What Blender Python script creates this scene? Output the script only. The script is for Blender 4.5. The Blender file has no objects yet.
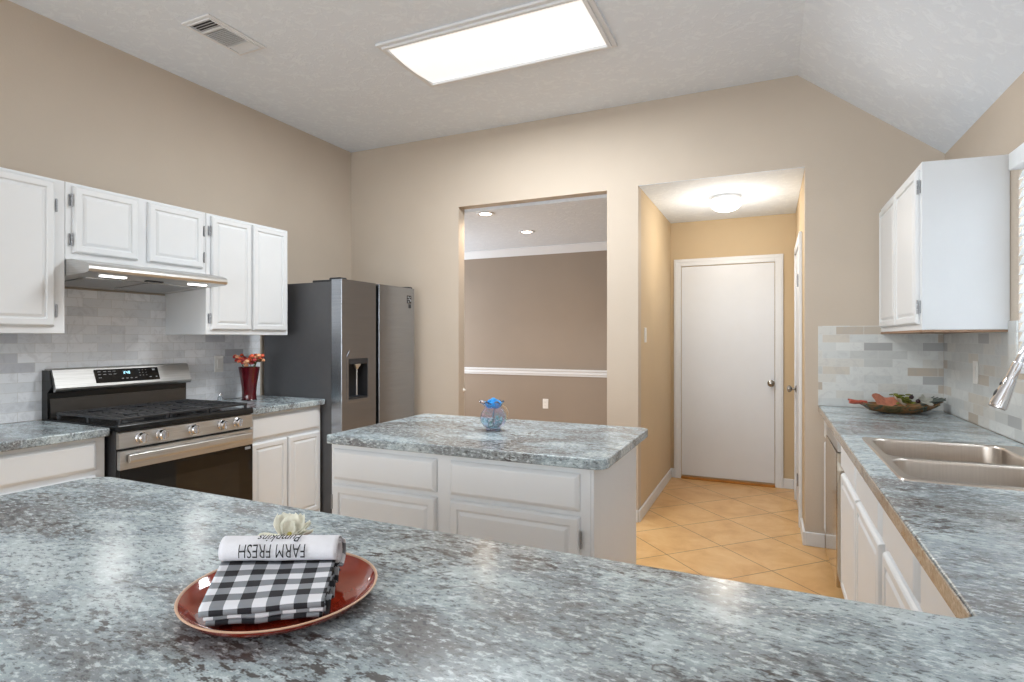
import bpy, bmesh, math, random
from mathutils import Vector, Matrix
random.seed(7)
S = bpy.context.scene
COL = S.collection

# ------------------------------------------------------------------ camera
F = 563.13; YAW = math.radians(24.57)
cd = bpy.data.cameras.new('camera'); cam = bpy.data.objects.new('camera', cd); COL.objects.link(cam)
cd.sensor_fit = 'HORIZONTAL'; cd.sensor_width = 36; cd.lens = F / 1024 * 36
cd.shift_y = -2.5 / 1024; cd.clip_start = .02
cam.location = (0, 0, 1.346); cam.rotation_euler = (math.pi / 2, 0, YAW)
S.camera = cam

# ------------------------------------------------------------------ world, exposure
W = bpy.data.worlds.new('world'); S.world = W; W.use_nodes = True
wn = W.node_tree.nodes['Background']; wn.inputs[0].default_value = (.80, .90, 1, 1); wn.inputs[1].default_value = 2.2
S.view_settings.view_transform = 'Standard'; S.view_settings.look = 'None'
S.view_settings.gamma = 1; S.view_settings.use_curve_mapping = False
S.view_settings.exposure = 0.12

def area(name, loc, rot, sx, sy, power, color=(1, 1, 1), spread=180):
    d = bpy.data.lights.new(name, 'AREA'); d.shape = 'RECTANGLE'; d.size = sx; d.size_y = sy
    d.energy = power; d.color = color; d.spread = math.radians(spread)
    o = bpy.data.objects.new(name, d); o.location = loc; o.rotation_euler = rot; COL.objects.link(o); return o
R90 = math.pi / 2
# added fill lights, unseen behind the camera, and daylight entering by the sink window
area('fill_light_rear', (-1.3, -3.42, 1.45), (R90, 0, 0), 3.6, 2.0, 96, (.87, .945, 1))
area('fill_light_side', (-3.46, -1.6, 1.45), (R90, 0, -R90), 2.4, 1.9, 34, (.88, .95, 1))  # added fill; the left wall has no opening here
area('daylight_sink_window', (1.12, 2.35, 1.7), (R90, 0, R90), 1.3, .8, 26, (.90, .96, 1))
# recessed fluorescent fixture
area('fixture_light', (-1.455, 2.96, 3.02), (0, 0, 0), 1.15, .5, 54, (.93, .975, 1))
# hall dome and dining can lamps
def point(name, loc, power, color, r=.05):
    d = bpy.data.lights.new(name, 'POINT'); d.energy = power; d.color = color; d.shadow_soft_size = r
    o = bpy.data.objects.new(name, d); o.location = loc; COL.objects.link(o); return o
point('hall_lamp', (-.313, 4.745, 2.16), 11.5, (1, .91, .79), .07)
area('dining_left_light', (-4.4, 5.2, 1.4), (R90, 0, -R90), 1.4, 1.4, 44, (.90, .95, 1))  # cool area light just inside the dining room's solid left wall

# ------------------------------------------------------------------ materials
def lin(c):
    c = c / 255
    return c / 12.92 if c <= .04045 else ((c + .055) / 1.055) ** 2.4
def rgb(r, g, b): return (lin(r), lin(g), lin(b), 1)
class NT:
    def __init__(s, name):
        s.m = bpy.data.materials.new(name); s.m.use_nodes = True; s.t = s.m.node_tree
        s.b = s.t.nodes['Principled BSDF']; s.out = s.t.nodes['Material Output']
    def n(s, ty, **kw):
        x = s.t.nodes.new(ty)
        for k, v in kw.items(): setattr(x, k, v)
        return x
    def l(s, a, b): s.t.links.new(a, b)
    def co(s, kind='Object', scale=(1, 1, 1), rot=(0, 0, 0), loc=(0, 0, 0)):
        c = s.n('ShaderNodeTexCoord'); m = s.n('ShaderNodeMapping')
        m.inputs['Scale'].default_value = scale; m.inputs['Rotation'].default_value = rot; m.inputs['Location'].default_value = loc
        s.l(c.outputs[kind], m.inputs['Vector']); return m.outputs[0]
    def noise(s, vec, scale, detail=4, rough=.5, dist=0):
        x = s.n('ShaderNodeTexNoise'); x.inputs['Scale'].default_value = scale; x.inputs['Detail'].default_value = detail
        x.inputs['Roughness'].default_value = rough; x.inputs['Distortion'].default_value = dist
        s.l(vec, x.inputs['Vector']); return x.outputs['Fac']
    def ramp(s, fac, stops, interp='LINEAR'):
        r = s.n('ShaderNodeValToRGB'); r.color_ramp.interpolation = interp
        e = r.color_ramp.elements
        e[0].position, e[0].color = stops[0]; e[1].position, e[1].color = stops[-1]
        for p, c in stops[1:-1]:
            q = e.new(p); q.color = c
        s.l(fac, r.inputs[0]); return r.outputs[0]
    def mix(s, fac, a, b, mode='MIX'):
        x = s.n('ShaderNodeMix', data_type='RGBA', blend_type=mode)
        for v, i in ((fac, 0), (a, 6), (b, 7)):
            if hasattr(v, 'links') or hasattr(v, 'is_linked'): s.l(v, x.inputs[i])
            else: x.inputs[i].default_value = v
        return x.outputs[2]
    def math(s, op, a, b=0.0):
        x = s.n('ShaderNodeMath', operation=op)
        for v, i in ((a, 0), (b, 1)):
            if isinstance(v, (int, float)): x.inputs[i].default_value = v
            else: s.l(v, x.inputs[i])
        return x.outputs[0]
    def bump(s, h, strength=.2, dist=.01):
        x = s.n('ShaderNodeBump'); x.inputs['Strength'].default_value = strength; x.inputs['Distance'].default_value = dist
        s.l(h, x.inputs['Height']); s.l(x.outputs[0], s.b.inputs['Normal'])
def G(v): return (v, v, v, 1)
def simple(name, col, rough=.5, metal=0, spec=.5, var=.04, vs=30, bump=0, bs=60, **kw):
    t = NT(name); c = t.co()
    n = t.noise(c, vs, 3)
    r = t.ramp(n, [(.3, tuple(x * (1 - var) for x in col[:3]) + (1,)), (.7, tuple(min(1, x * (1 + var)) for x in col[:3]) + (1,))])
    t.l(r, t.b.inputs['Base Color']); t.b.inputs['Roughness'].default_value = rough
    t.b.inputs['Metallic'].default_value = metal; t.b.inputs['Specular IOR Level'].default_value = spec
    if bump: t.bump(t.noise(c, bs, 5, .6), bump, .004)
    for k, v in kw.items(): t.b.inputs[k.replace('_', ' ')].default_value = v
    return t.m
def emis(name, col, st):
    t = NT(name); t.b.inputs['Base Color'].default_value = G(.8)
    t.b.inputs['Emission Color'].default_value = col; t.b.inputs['Emission Strength'].default_value = st
    return t.m
def glass(name, col, rough=.0, ior=1.45):
    t = NT(name); t.b.inputs['Base Color'].default_value = col; t.b.inputs['Transmission Weight'].default_value = 1
    t.b.inputs['Roughness'].default_value = rough; t.b.inputs['IOR'].default_value = ior
    return t.m

WALLC = rgb(192, 179, 164)
M = {}
M['wall'] = simple('beige_wall_paint', WALLC, .75, var=.02, vs=3, bump=.18, bs=90)
M['dining_wall'] = simple('taupe_wall_paint', rgb(150, 136, 122), .75, var=.03, vs=2, bump=.18, bs=90)
M['hall_wall'] = simple('lamp_warmed_wall_paint', rgb(199, 178, 146), .75, var=.02, vs=3, bump=.18, bs=90)  # yellower than the kitchen walls: warm hall lamp light put into the colour
M['white'] = simple('white_cabinet_paint', rgb(220, 223, 226), .38, var=.008, vs=8)
M['trim'] = simple('white_trim_paint', rgb(222, 225, 229), .4, var=.01, vs=8)
M['door'] = simple('white_door_paint', rgb(220, 224, 230), .42, var=.01, vs=8)
M['black'] = simple('black_enamel', rgb(16, 16, 17), .18, var=.05)
M['iron'] = simple('cast_iron', rgb(44, 45, 48), .38, var=.2, vs=60, bump=.2, bs=200)
M['bglass'] = simple('black_oven_glass', rgb(9, 9, 10), .06, var=.02)
M['dark'] = simple('dark_plastic', rgb(42, 43, 46), .4, var=.05)
M['fridge_side'] = simple('charcoal_fridge_side', rgb(84, 85, 88), .45, var=.03, bump=.15, bs=400)
M['chrome'] = simple('chrome', rgb(225, 225, 228), .08, metal=1, var=.01)
M['plate_white'] = simple('white_plastic', rgb(232, 230, 226), .35, var=.01)
M['led'] = emis('led_lamp', (1, .98, .95, 1), 5)
M['lens'] = None
M['can'] = emis('can_lamp', (1, .87, .70, 1), 12)
M['domel'] = emis('dome_lamp_glass', (1, .95, .86, 1), 2.4)
M['knobmetal'] = simple('satin_nickel', rgb(150, 146, 140), .25, metal=1, var=.03)
M['hinge'] = simple('pewter_hinge', rgb(158, 160, 164), .35, metal=.9, var=.1, vs=100)
M['display'] = emis('clock_digits', (.25, .75, 1, 1), 1.6)
M['printgrey'] = simple('grey_print', rgb(150, 152, 156), .5)
M['dimprint'] = simple('dark_grey_print', rgb(96, 98, 104), .5)
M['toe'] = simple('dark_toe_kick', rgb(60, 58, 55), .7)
M['thresh'] = simple('wood_threshold', rgb(176, 118, 50), .5, var=.15, vs=20)
M['grille_in'] = simple('vent_interior', rgb(70, 70, 72), .8)
M['ink'] = simple('black_ink', rgb(28, 28, 32), .8, var=.05)
M['whitecloth'] = simple('white_cotton', rgb(226, 226, 232), .9, var=.03, vs=60, bump=.4, bs=400)
M['slat'] = simple('white_blind_slat', rgb(235, 235, 233), .5, var=.01)

def slat_mat():
    t = NT('white_blind_slat'); c = t.co(); n = t.noise(c, 20, 2)
    t.l(t.ramp(n, [(.3, rgb(232, 232, 232)), (.7, rgb(240, 240, 240))]), t.b.inputs['Base Color'])
    tr = t.n('ShaderNodeBsdfTranslucent'); tr.inputs[0].default_value = rgb(240, 242, 244)
    mx = t.n('ShaderNodeMixShader'); mx.inputs[0].default_value = .45; t.l(t.b.outputs[0], mx.inputs[1]); t.l(tr.outputs[0], mx.inputs[2]); t.l(mx.outputs[0], t.out.inputs[0])
    return t.m
M['slat'] = slat_mat()
def brushed(name, col, rough, axis_scale, metal=1, var=.16):
    t = NT(name); c = t.co(scale=axis_scale)
    n = t.noise(c, 1, 3, .6)
    lo = tuple(x * (1 - var) for x in col[:3]) + (1,); hi = tuple(min(1, x * (1 + var)) for x in col[:3]) + (1,)
    t.l(t.ramp(n, [(.25, lo), (.75, hi)]), t.b.inputs['Base Color'])
    t.b.inputs['Metallic'].default_value = metal; t.b.inputs['Roughness'].default_value = rough
    t.bump(n, .08, .002)
    return t.m
M['steel'] = brushed('brushed_stainless_steel', rgb(200, 199, 197), .36, (3, 3, 220))
M['fridge_steel'] = brushed('fridge_stainless_steel', rgb(168, 173, 180), .26, (3, 3, 160), var=.1)
M['sinksteel'] = brushed('sink_stainless_steel', rgb(208, 199, 190), .3, (160, 3, 3), var=.06)

def ceiling_mat():
    t = NT('knockdown_ceiling'); c = t.co()
    n = t.noise(c, 16, 6, .62, 1.2)
    h = t.ramp(n, [(.50, G(0)), (.60, G(1))])
    t.l(t.mix(h, rgb(224, 232, 242), rgb(230, 238, 247)), t.b.inputs['Base Color'])
    t.b.inputs['Roughness'].default_value = .8; t.bump(h, .28, .006)
    return t.m
M['ceiling'] = ceiling_mat()

def granite(name, brown=0.0, rot=.45):
    t = NT(name)
    base = t.co()
    wn_ = t.n('ShaderNodeTexNoise'); wn_.inputs['Scale'].default_value = 1.7; wn_.inputs['Detail'].default_value = 4
    t.l(base, wn_.inputs['Vector'])
    sub = t.n('ShaderNodeVectorMath', operation='SUBTRACT'); t.l(wn_.outputs['Color'], sub.inputs[0]); sub.inputs[1].default_value = (.5, .5, .5)
    sc = t.n('ShaderNodeVectorMath', operation='SCALE'); t.l(sub.outputs[0], sc.inputs[0]); sc.inputs['Scale'].default_value = .35
    ad = t.n('ShaderNodeVectorMath', operation='ADD'); t.l(base, ad.inputs[0]); t.l(sc.outputs[0], ad.inputs[1])
    mp = t.n('ShaderNodeMapping'); mp.inputs['Rotation'].default_value = (0, 0, rot); mp.inputs['Scale'].default_value = (.5, 1.1, 1.1)
    t.l(ad.outputs[0], mp.inputs['Vector']); v = mp.outputs[0]
    # big soft clouds: pale blue-grey to grey to brown-grey
    big = t.noise(v, 6.5, 8, .60)
    c1 = t.ramp(big, [(.34, rgb(118, 119, 121)), (.43, rgb(136, 145, 150)), (.51, rgb(158, 172, 178)), (.60, rgb(184, 196, 200)), (.72, rgb(146, 155, 159))])
    tone = t.noise(v, 2.0, 3, .5)
    c1 = t.mix(t.ramp(tone, [(.54, G(0)), (.64, G(.6))]), c1, rgb(120, 117, 114))
    mp2 = t.n('ShaderNodeMapping'); mp2.inputs['Rotation'].default_value = (0, 0, rot); mp2.inputs['Scale'].default_value = (.50, 1, 1)
    t.l(base, mp2.inputs['Vector']); v2 = mp2.outputs[0]
    # grain: dark and light crystals a few millimetres long
    fine = t.noise(v2, 120, 4, .68)
    c2 = t.mix(t.ramp(fine, [(.38, G(.75)), (.44, G(0))]), c1, rgb(76, 80, 84))
    c2 = t.mix(t.ramp(fine, [(.55, G(0)), (.62, G(.7))]), c2, rgb(216, 226, 230))
    mid = t.noise(v2, 52, 5, .72)
    c2 = t.mix(t.ramp(mid, [(.35, G(.7)), (.41, G(0))]), c2, rgb(80, 80, 79))
    c2 = t.mix(t.ramp(mid, [(.58, G(0)), (.66, G(.5))]), c2, rgb(204, 216, 220))
    # patches of dark speckle
    patch = t.noise(v, 4.0, 5, .6)
    sp = t.noise(v2, 58, 3, .7)
    k = t.math('MULTIPLY', t.ramp(patch, [(.52, G(0)), (.58, G(1))]), t.ramp(sp, [(.42, G(.9)), (.49, G(0))]))
    c3 = t.mix(k, c2, rgb(66, 60, 58))
    # thin broken veins
    ve = t.noise(v, 3.1, 5, .6, .3)
    a = t.math('ABSOLUTE', t.math('SUBTRACT', ve, .5))
    vein = t.math('MULTIPLY', t.ramp(a, [(.0, G(.8)), (.008, G(0))]), t.ramp(t.noise(v, 9, 3), [(.50, G(0)), (.58, G(1))]))
    c4 = t.mix(vein, c3, rgb(74, 68, 66))
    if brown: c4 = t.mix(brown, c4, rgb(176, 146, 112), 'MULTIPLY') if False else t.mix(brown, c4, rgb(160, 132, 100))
    t.l(c4, t.b.inputs['Base Color'])
    t.b.inputs['Roughness'].default_value = .2; t.b.inputs['Specular IOR Level'].default_value = .55
    t.bump(fine, .12, .001)
    return t.m
M['granite'] = granite('mottled_stone_worktop')
M['granite_edge'] = granite('floor_bounce_stone_edge', .6, .1)  # brown mix stands in for warm light bounced off the floor

def tile_floor():
    t = NT('diagonal_floor_tiles')
    d = .42
    c = t.n('ShaderNodeTexCoord'); m = t.n('ShaderNodeMapping', vector_type='POINT')
    # node of the grid at (-.285, 3.89)
    r = math.radians(-45); x0, y0 = -.285, 3.89
    m.inputs['Rotation'].default_value = (0, 0, r)
    m.inputs['Location'].default_value = (-(x0 * math.cos(r) - y0 * math.sin(r)), -(x0 * math.sin(r) + y0 * math.cos(r)), 0)
    t.l(c.outputs['Object'], m.inputs['Vector'])
    b = t.n('ShaderNodeTexBrick'); b.offset = 0; b.squash = 1
    b.inputs['Scale'].default_value = 1; b.inputs['Brick Width'].default_value = d; b.inputs['Row Height'].default_value = d
    b.inputs['Mortar Size'].default_value = .003; b.inputs['Mortar Smooth'].default_value = .2
    b.inputs['Color1'].default_value = G(0); b.inputs['Color2'].default_value = G(1); b.inputs['Mortar'].default_value = G(.5)
    t.l(m.outputs[0], b.inputs['Vector'])
    cl = t.noise(c.outputs['Object'], 5, 7, .65, .5)
    base = t.ramp(cl, [(.3, rgb(200, 152, 98)), (.5, rgb(216, 172, 116)), (.7, rgb(226, 188, 136))])
    base = t.mix(t.math('MULTIPLY', b.outputs['Color'], .22), base, rgb(196, 150, 100))
    base = t.mix(b.outputs['Fac'], base, rgb(112, 88, 64))
    t.l(base, t.b.inputs['Base Color']); t.b.inputs['Roughness'].default_value = .32
    t.bump(t.math('SUBTRACT', 1.0, b.outputs['Fac']), .3, .002)
    return t.m
M['floor'] = tile_floor()

def marble_tile(name, plane, z0, warm, seed):
    """2x6 inch marble subway tile; plane 'X' = wall facing along X (uses Y,Z), 'Y' = uses X,Z"""
    t = NT(name); c = t.n('ShaderNodeTexCoord'); sp = t.n('ShaderNodeSeparateXYZ'); t.l(c.outputs['Object'], sp.inputs[0])
    cb = t.n('ShaderNodeCombineXYZ')
    t.l(sp.outputs[1 if plane == 'X' else 0], cb.inputs[0]); t.l(t.math('SUBTRACT', sp.outputs[2], z0), cb.inputs[1])
    ofs = t.n('ShaderNodeVectorMath', operation='ADD'); t.l(cb.outputs[0], ofs.inputs[0]); ofs.inputs[1].default_value = (seed, 0, 0)
    b = t.n('ShaderNodeTexBrick'); b.offset = .5; b.offset_frequency = 2
    b.inputs['Scale'].default_value = 1; b.inputs['Brick Width'].default_value = .152; b.inputs['Row Height'].default_value = .0508
    b.inputs['Mortar Size'].default_value = .0011; b.inputs['Mortar Smooth'].default_value = .1
    b.inputs['Color1'].default_value = G(0); b.inputs['Color2'].default_value = G(1); b.inputs['Mortar'].default_value = G(.3)
    t.l(ofs.outputs[0], b.inputs['Vector'])
    if warm:
        cols = [(0, rgb(200, 203, 202)), (.25, rgb(210, 212, 210)), (.45, rgb(204, 203, 198)), (.62, rgb(192, 194, 192)), (.74, rgb(200, 194, 184)), (.83, rgb(182, 171, 157)), (.92, rgb(166, 167, 167))]
    else:
        cols = [(0, rgb(220, 223, 227)), (.2, rgb(230, 232, 236)), (.4, rgb(225, 228, 232)), (.60, rgb(234, 236, 240)), (.82, rgb(216, 219, 224)), (.92, rgb(196, 198, 204)), (.97, rgb(180, 181, 187))]
    base = t.ramp(b.outputs['Color'], cols, 'CONSTANT')
    vn = t.noise(c.outputs['Object'], 14, 8, .7, 1.5)
    base = t.mix(t.ramp(vn, [(.40, G(.22)), (.50, G(0))]), base, rgb(165, 165, 168))
    base = t.mix(b.outputs['Fac'], base, rgb(206, 206, 204))
    t.l(base, t.b.inputs['Base Color']); t.b.inputs['Roughness'].default_value = .3
    t.bump(t.math('SUBTRACT', 1.0, b.outputs['Fac']), .25, .001)
    return t.m
M['tile_left'] = marble_tile('white_marble_tile', 'X', .914, False, .32)
M['tile_back'] = marble_tile('warm_marble_tile', 'Y', .914, True, .07)
M['tile_right'] = marble_tile('warm_marble_tile_side', 'X', .914, True, .51)

# ------------------------------------------------------------------ mesh builder
class MB:
    def __init__(s): s.bm = bmesh.new()
    def merge(s, b2, mat=None):
        if mat is not None: bmesh.ops.transform(b2, matrix=mat, verts=b2.verts)
        me = bpy.data.meshes.new('tmp'); b2.to_mesh(me); s.bm.from_mesh(me); bpy.data.meshes.remove(me); b2.free(); return s
    def box(s, x0, x1, y0, y1, z0, z1, bev=0, seg=2, mat=None):
        b = bmesh.new(); bmesh.ops.create_cube(b, size=1)
        for v in b.verts:
            v.co = Vector(((x0 + x1) / 2 + v.co.x * abs(x1 - x0), (y0 + y1) / 2 + v.co.y * abs(y1 - y0), (z0 + z1) / 2 + v.co.z * abs(z1 - z0)))
        if bev: bmesh.ops.bevel(b, geom=list(b.edges), offset=bev, segments=seg, affect='EDGES', profile=.5)
        return s.merge(b, mat)
    def lathe(s, prof, c=(0, 0, 0), n=32, axis='Z', mat=None, cap=True):
        """prof = [(r, h)], closed at the ends"""
        b = bmesh.new(); rings = []
        for r, h in prof:
            if r < 1e-5: rings.append([b.verts.new((0, 0, h))])
            else: rings.append([b.verts.new((r * math.cos(2 * math.pi * i / n), r * math.sin(2 * math.pi * i / n), h)) for i in range(n)])
        for A, B in zip(rings, rings[1:]):
            for i in range(n):
                j = (i + 1) % n
                if len(A) == 1 and len(B) == 1: continue
                if len(A) == 1: b.faces.new((A[0], B[i], B[j]))
                elif len(B) == 1: b.faces.new((A[i], A[j], B[0]))
                else: b.faces.new((A[i], A[j], B[j], B[i]))
        if cap:
            for q in (rings[0], rings[-1]):
                if len(q) > 2: b.faces.new(q)
        bmesh.ops.recalc_face_normals(b, faces=b.faces)
        rot = {'Z': Matrix(), 'X': Matrix.Rotation(R90, 4, 'Y'), '-X': Matrix.Rotation(-R90, 4, 'Y'), 'Y': Matrix.Rotation(-R90, 4, 'X'), '-Y': Matrix.Rotation(R90, 4, 'X'), '-Z': Matrix.Rotation(math.pi, 4, 'X')}[axis]
        m = Matrix.Translation(c) @ rot
        if mat is not None: m = mat @ m
        return s.merge(b, m)
    def tube(s, pts, rad, n=10, closed=False):
        pts = [Vector(p) for p in pts]; b = bmesh.new(); rings = []
        L = len(pts)
        if not hasattr(rad, '__len__'): rad = [rad] * L
        up = None
        for i, p in enumerate(pts):
            if closed: t = pts[(i + 1) % L] - pts[i - 1]
            else: t = pts[min(i + 1, L - 1)] - pts[max(i - 1, 0)]
            t.normalize()
            if up is None: up = Vector((0, 0, 1)) if abs(t.z) < .9 else Vector((1, 0, 0))
            a = t.cross(up).normalized(); up = a.cross(t).normalized()
            rings.append([b.verts.new(p + rad[i] * (math.cos(2 * math.pi * k / n) * a + math.sin(2 * math.pi * k / n) * up)) for k in range(n)])
        R = range(L if closed else L - 1)
        for i in R:
            A, B = rings[i], rings[(i + 1) % L]
            for k in range(n): b.faces.new((A[k], A[(k + 1) % n], B[(k + 1) % n], B[k]))
        if not closed: b.faces.new(rings[0]); b.faces.new(rings[-1])
        bmesh.ops.recalc_face_normals(b, faces=b.faces)
        return s.merge(b)
    def panel(s, o, u, v, n, w, h, steps):
        """rectangular relief: steps = [(inset, height)] from the rim to the centre; o = low corner"""
        o, u, v, n = map(Vector, (o, u, v, n)); b = bmesh.new(); rings = []
        for ins, t in steps:
            rings.append([b.verts.new(o + u * a + v * c + n * t) for a, c in ((ins, ins), (w - ins, ins), (w - ins, h - ins), (ins, h - ins))])
        b.faces.new(rings[0])
        for A, B in zip(rings, rings[1:]):
            for i in range(4): b.faces.new((A[i], A[(i + 1) % 4], B[(i + 1) % 4], B[i]))
        b.faces.new(rings[-1]); bmesh.ops.recalc_face_normals(b, faces=b.faces)
        return s.merge(b)
    def prism(s, poly, axis, a, bb, bev=0, seg=2):
        """poly in the two other axes, extruded from a to bb along axis"""
        b = bmesh.new()
        def P(p, q, t): return {'X': (t, p, q), 'Y': (p, t, q), 'Z': (p, q, t)}[axis]
        A = [b.verts.new(P(p, q, a)) for p, q in poly]; B = [b.verts.new(P(p, q, bb)) for p, q in poly]
        b.faces.new(A); b.faces.new(B)
        for i in range(len(poly)):
            j = (i + 1) % len(poly); b.faces.new((A[i], A[j], B[j], B[i]))
        bmesh.ops.recalc_face_normals(b, faces=b.faces)
        if bev: bmesh.ops.bevel(b, geom=list(b.edges), offset=bev, segments=seg, affect='EDGES', profile=.5)
        return s.merge(b)
    def ell(s, c, r, seg=16, rings=10, mat=None):
        b = bmesh.new(); bmesh.ops.create_uvsphere(b, u_segments=seg, v_segments=rings, radius=1)
        m = Matrix.Translation(c) @ (mat or Matrix()) @ Matrix.Diagonal((*r, 1))
        return s.merge(b, m)
    def build(s, name, mat, parent=None, smooth=None, world=False):
        """mesh object; with a parent the mesh is stored relative to the parent's world place"""
        me = bpy.data.meshes.new(name); s.bm.to_mesh(me); s.bm.free()
        me.materials.append(mat)
        if smooth is not None:
            for p in me.polygons: p.use_smooth = True
            if smooth < 179:
                try: me.set_sharp_from_angle(angle=math.radians(smooth))
                except Exception: pass
        o = bpy.data.objects.new(name, me); COL.objects.link(o)
        if smooth is not None and smooth < 55:
            wm = o.modifiers.new('weighted_normal', 'WEIGHTED_NORMAL'); wm.keep_sharp = True; wm.weight = 80
        if parent is not None:
            me.transform(Matrix.Translation(-wloc(parent))); o.parent = parent
        return o
def wloc(o):
    v = Vector((0, 0, 0))
    while o: v += o.location; o = o.parent
    return v
def origin(o, loc):
    o.data.transform(Matrix.Translation(-Vector(loc))); o.location = loc; return o
def tag(o, label, cat, group=None, kind=None):
    if label: o['label'] = label
    if cat: o['category'] = cat
    if group: o['group'] = group
    if kind: o['kind'] = kind
    return o
def thing(name, loc, label, cat, group=None):
    o = bpy.data.objects.new(name, None); o.location = loc; o.empty_display_size = .05; COL.objects.link(o)
    return tag(o, label, cat, group)
def struct(o): o['kind'] = 'structure'; return o

# ------------------------------------------------------------------ room shell
XL, XR, YB, YR = -3.534, .955, 4.137, -3.5
HC, HR, XP = 3.072, 2.449, .166
T = .10
def st(name, mb, mat, smooth=None): return struct(mb.build(name, mat, smooth=smooth))
st('floor', MB().box(-5.2, 1.2, YR - .1, 6.5, -.06, 0), M['floor'])
st('wall_left', MB().box(XL - T, XL, YR, YB + T, 0, HC), M['wall'])
bw = [(XL, 0), (-2.388, 0), (-2.388, 2.456), (-1.108, 2.456), (-1.108, 0), (-.875, 0), (-.875, 2.468), (.212, 2.468), (.212, 0),
      (XR, 0), (XR, HR), (XP, HC), (XL, HC)]
st('wall_back', MB().prism(bw, 'Y', YB, YB + T), M['wall'])
# right wall with the sink window hole
WY0, WY1, WZ0, WZ1 = 1.62, 3.045, 1.20, 2.13
m = MB()
m.box(XR, XR + .14, YR, WY0, 0, HR); m.box(XR, XR + .14, WY1, YB + T, 0, HR)
m.box(XR, XR + .14, WY0, WY1, 0, WZ0); m.box(XR, XR + .14, WY0, WY1, WZ1, HR)
st('wall_right', m, M['wall'])
st('wall_rear', MB().prism([(XL, 0), (XR, 0), (XR, HR), (XP, HC), (XL, HC)], 'Y', YR - T, YR), M['wall'])
# vaulted ceiling: flat, then falling to the right wall
st('ceiling', MB().prism([(XL - T, HC), (XP, HC), (XR + .14, HR - .11), (XR + .14, HR + .2), (XP, HC + .12), (XL - T, HC + .12)], 'Y', YR - T, YB + T), M['ceiling'])
# hall
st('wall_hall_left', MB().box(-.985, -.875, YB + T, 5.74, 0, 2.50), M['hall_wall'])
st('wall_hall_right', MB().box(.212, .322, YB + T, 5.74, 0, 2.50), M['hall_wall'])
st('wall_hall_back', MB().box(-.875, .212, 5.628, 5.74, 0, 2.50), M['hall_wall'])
st('ceiling_hall', MB().box(-.874, .211, YB + .0005, 5.628, 2.466, 2.54), M['ceiling'])
# dining room
DY = 6.23
st('wall_dining_back', MB().box(-4.7, -.985, DY, DY + .1, 0, 2.5), M['dining_wall'])
st('wall_dining_left', MB().box(-4.7, -4.6, YB + T, DY, 0, 2.5), M['dining_wall'])
st('wall_dining_right', MB().box(-.985 - .02, -.985, YB + T, DY, 0, 2.5), M['dining_wall'])
st('wall_dining_front', MB().box(-4.6, XL - T, YB, YB + T, 0, 2.5), M['dining_wall'])
st('ceiling_dining', MB().box(-4.7, -.985, YB + T, DY + .1, 2.43, 2.54), M['ceiling'])
crown = [(DY, 2.342), (DY - .010, 2.342), (DY - .014, 2.354), (DY - .036, 2.378), (DY - .062, 2.412), (DY - .070, 2.420), (DY - .070, 2.43), (DY, 2.43)]
st('trim_1', MB().prism(crown, 'X', -4.6, -1.005), M['trim'])
rail = [(DY, .905), (DY - .012, .905), (DY - .015, .922), (DY - .024, .93), (DY - .024, .955), (DY - .034, .968), (DY - .034, .985), (DY, .985)]
st('trim_2', MB().prism(rail, 'X', -4.6, -1.005), M['trim'])
st('baseboard_dining', MB().box(-4.6, -1.005, DY - .015, DY, 0, .1, .004), M['trim'])
# baseboards
def bb(name, x0, x1, y0, y1): return st(name, MB().box(x0, x1, y0, y1, 0, .088, .004), M['trim'])
bb('baseboard_hall_left', -.875, -.860, YB, 5.628)
m = MB(); m.box(-.860, -.842, 5.613, 5.628, 0, .088, .003); m.box(.114, .197, 5.613, 5.628, 0, .088, .003)
st('baseboard_hall_back', m, M['trim'])
m = MB(); m.box(.197, .212, 4.122, 4.44, 0, .088, .003); m.box(.197, .212, 5.37, 5.628, 0, .088, .003); m.box(.212, .325, 4.122, 4.137, 0, .088, .003)
st('baseboard_hall_right', m, M['trim'])
m = MB(); m.box(-2.65, -2.388, 4.122, 4.137, 0, .088, .003); m.box(-1.108, -.875, 4.122, 4.137, 0, .088, .003)
st('baseboard_back', m, M['trim'])
bb('baseboard_left', XL, XL + .015, YR, .18); bb('baseboard_rear', XL, XR, YR, YR + .015)

# unseen rear windows added behind the camera, panes glow for fill light
def added_rear_window(name, x0, x1, z0, z1):
    o = struct(thing(name, ((x0 + x1) / 2, YR + .02, z0), None, None))
    m = MB()
    for a, b_, c, d in ((x0 - .07, x0, z0 - .07, z1 + .07), (x1, x1 + .07, z0 - .07, z1 + .07), (x0, x1, z0 - .07, z0), (x0, x1, z1, z1 + .07), ((x0 + x1) / 2 - .02, (x0 + x1) / 2 + .02, z0, z1)):
        m.box(a, b_, YR, YR + .05, c, d, .004)
    m.build('window_frame', M['trim'], o)
    MB().box(x0, x1, YR + .005, YR + .012, z0, z1).build('pane', M['pane'], o)
M['pane'] = emis('glowing_fill_pane', (.9, .96, 1, 1), 1.1)
added_rear_window('added_window_2', -3.0, -1.4, .7, 2.3)
added_rear_window('added_window_3', -1.2, .4, .7, 2.3)

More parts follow.
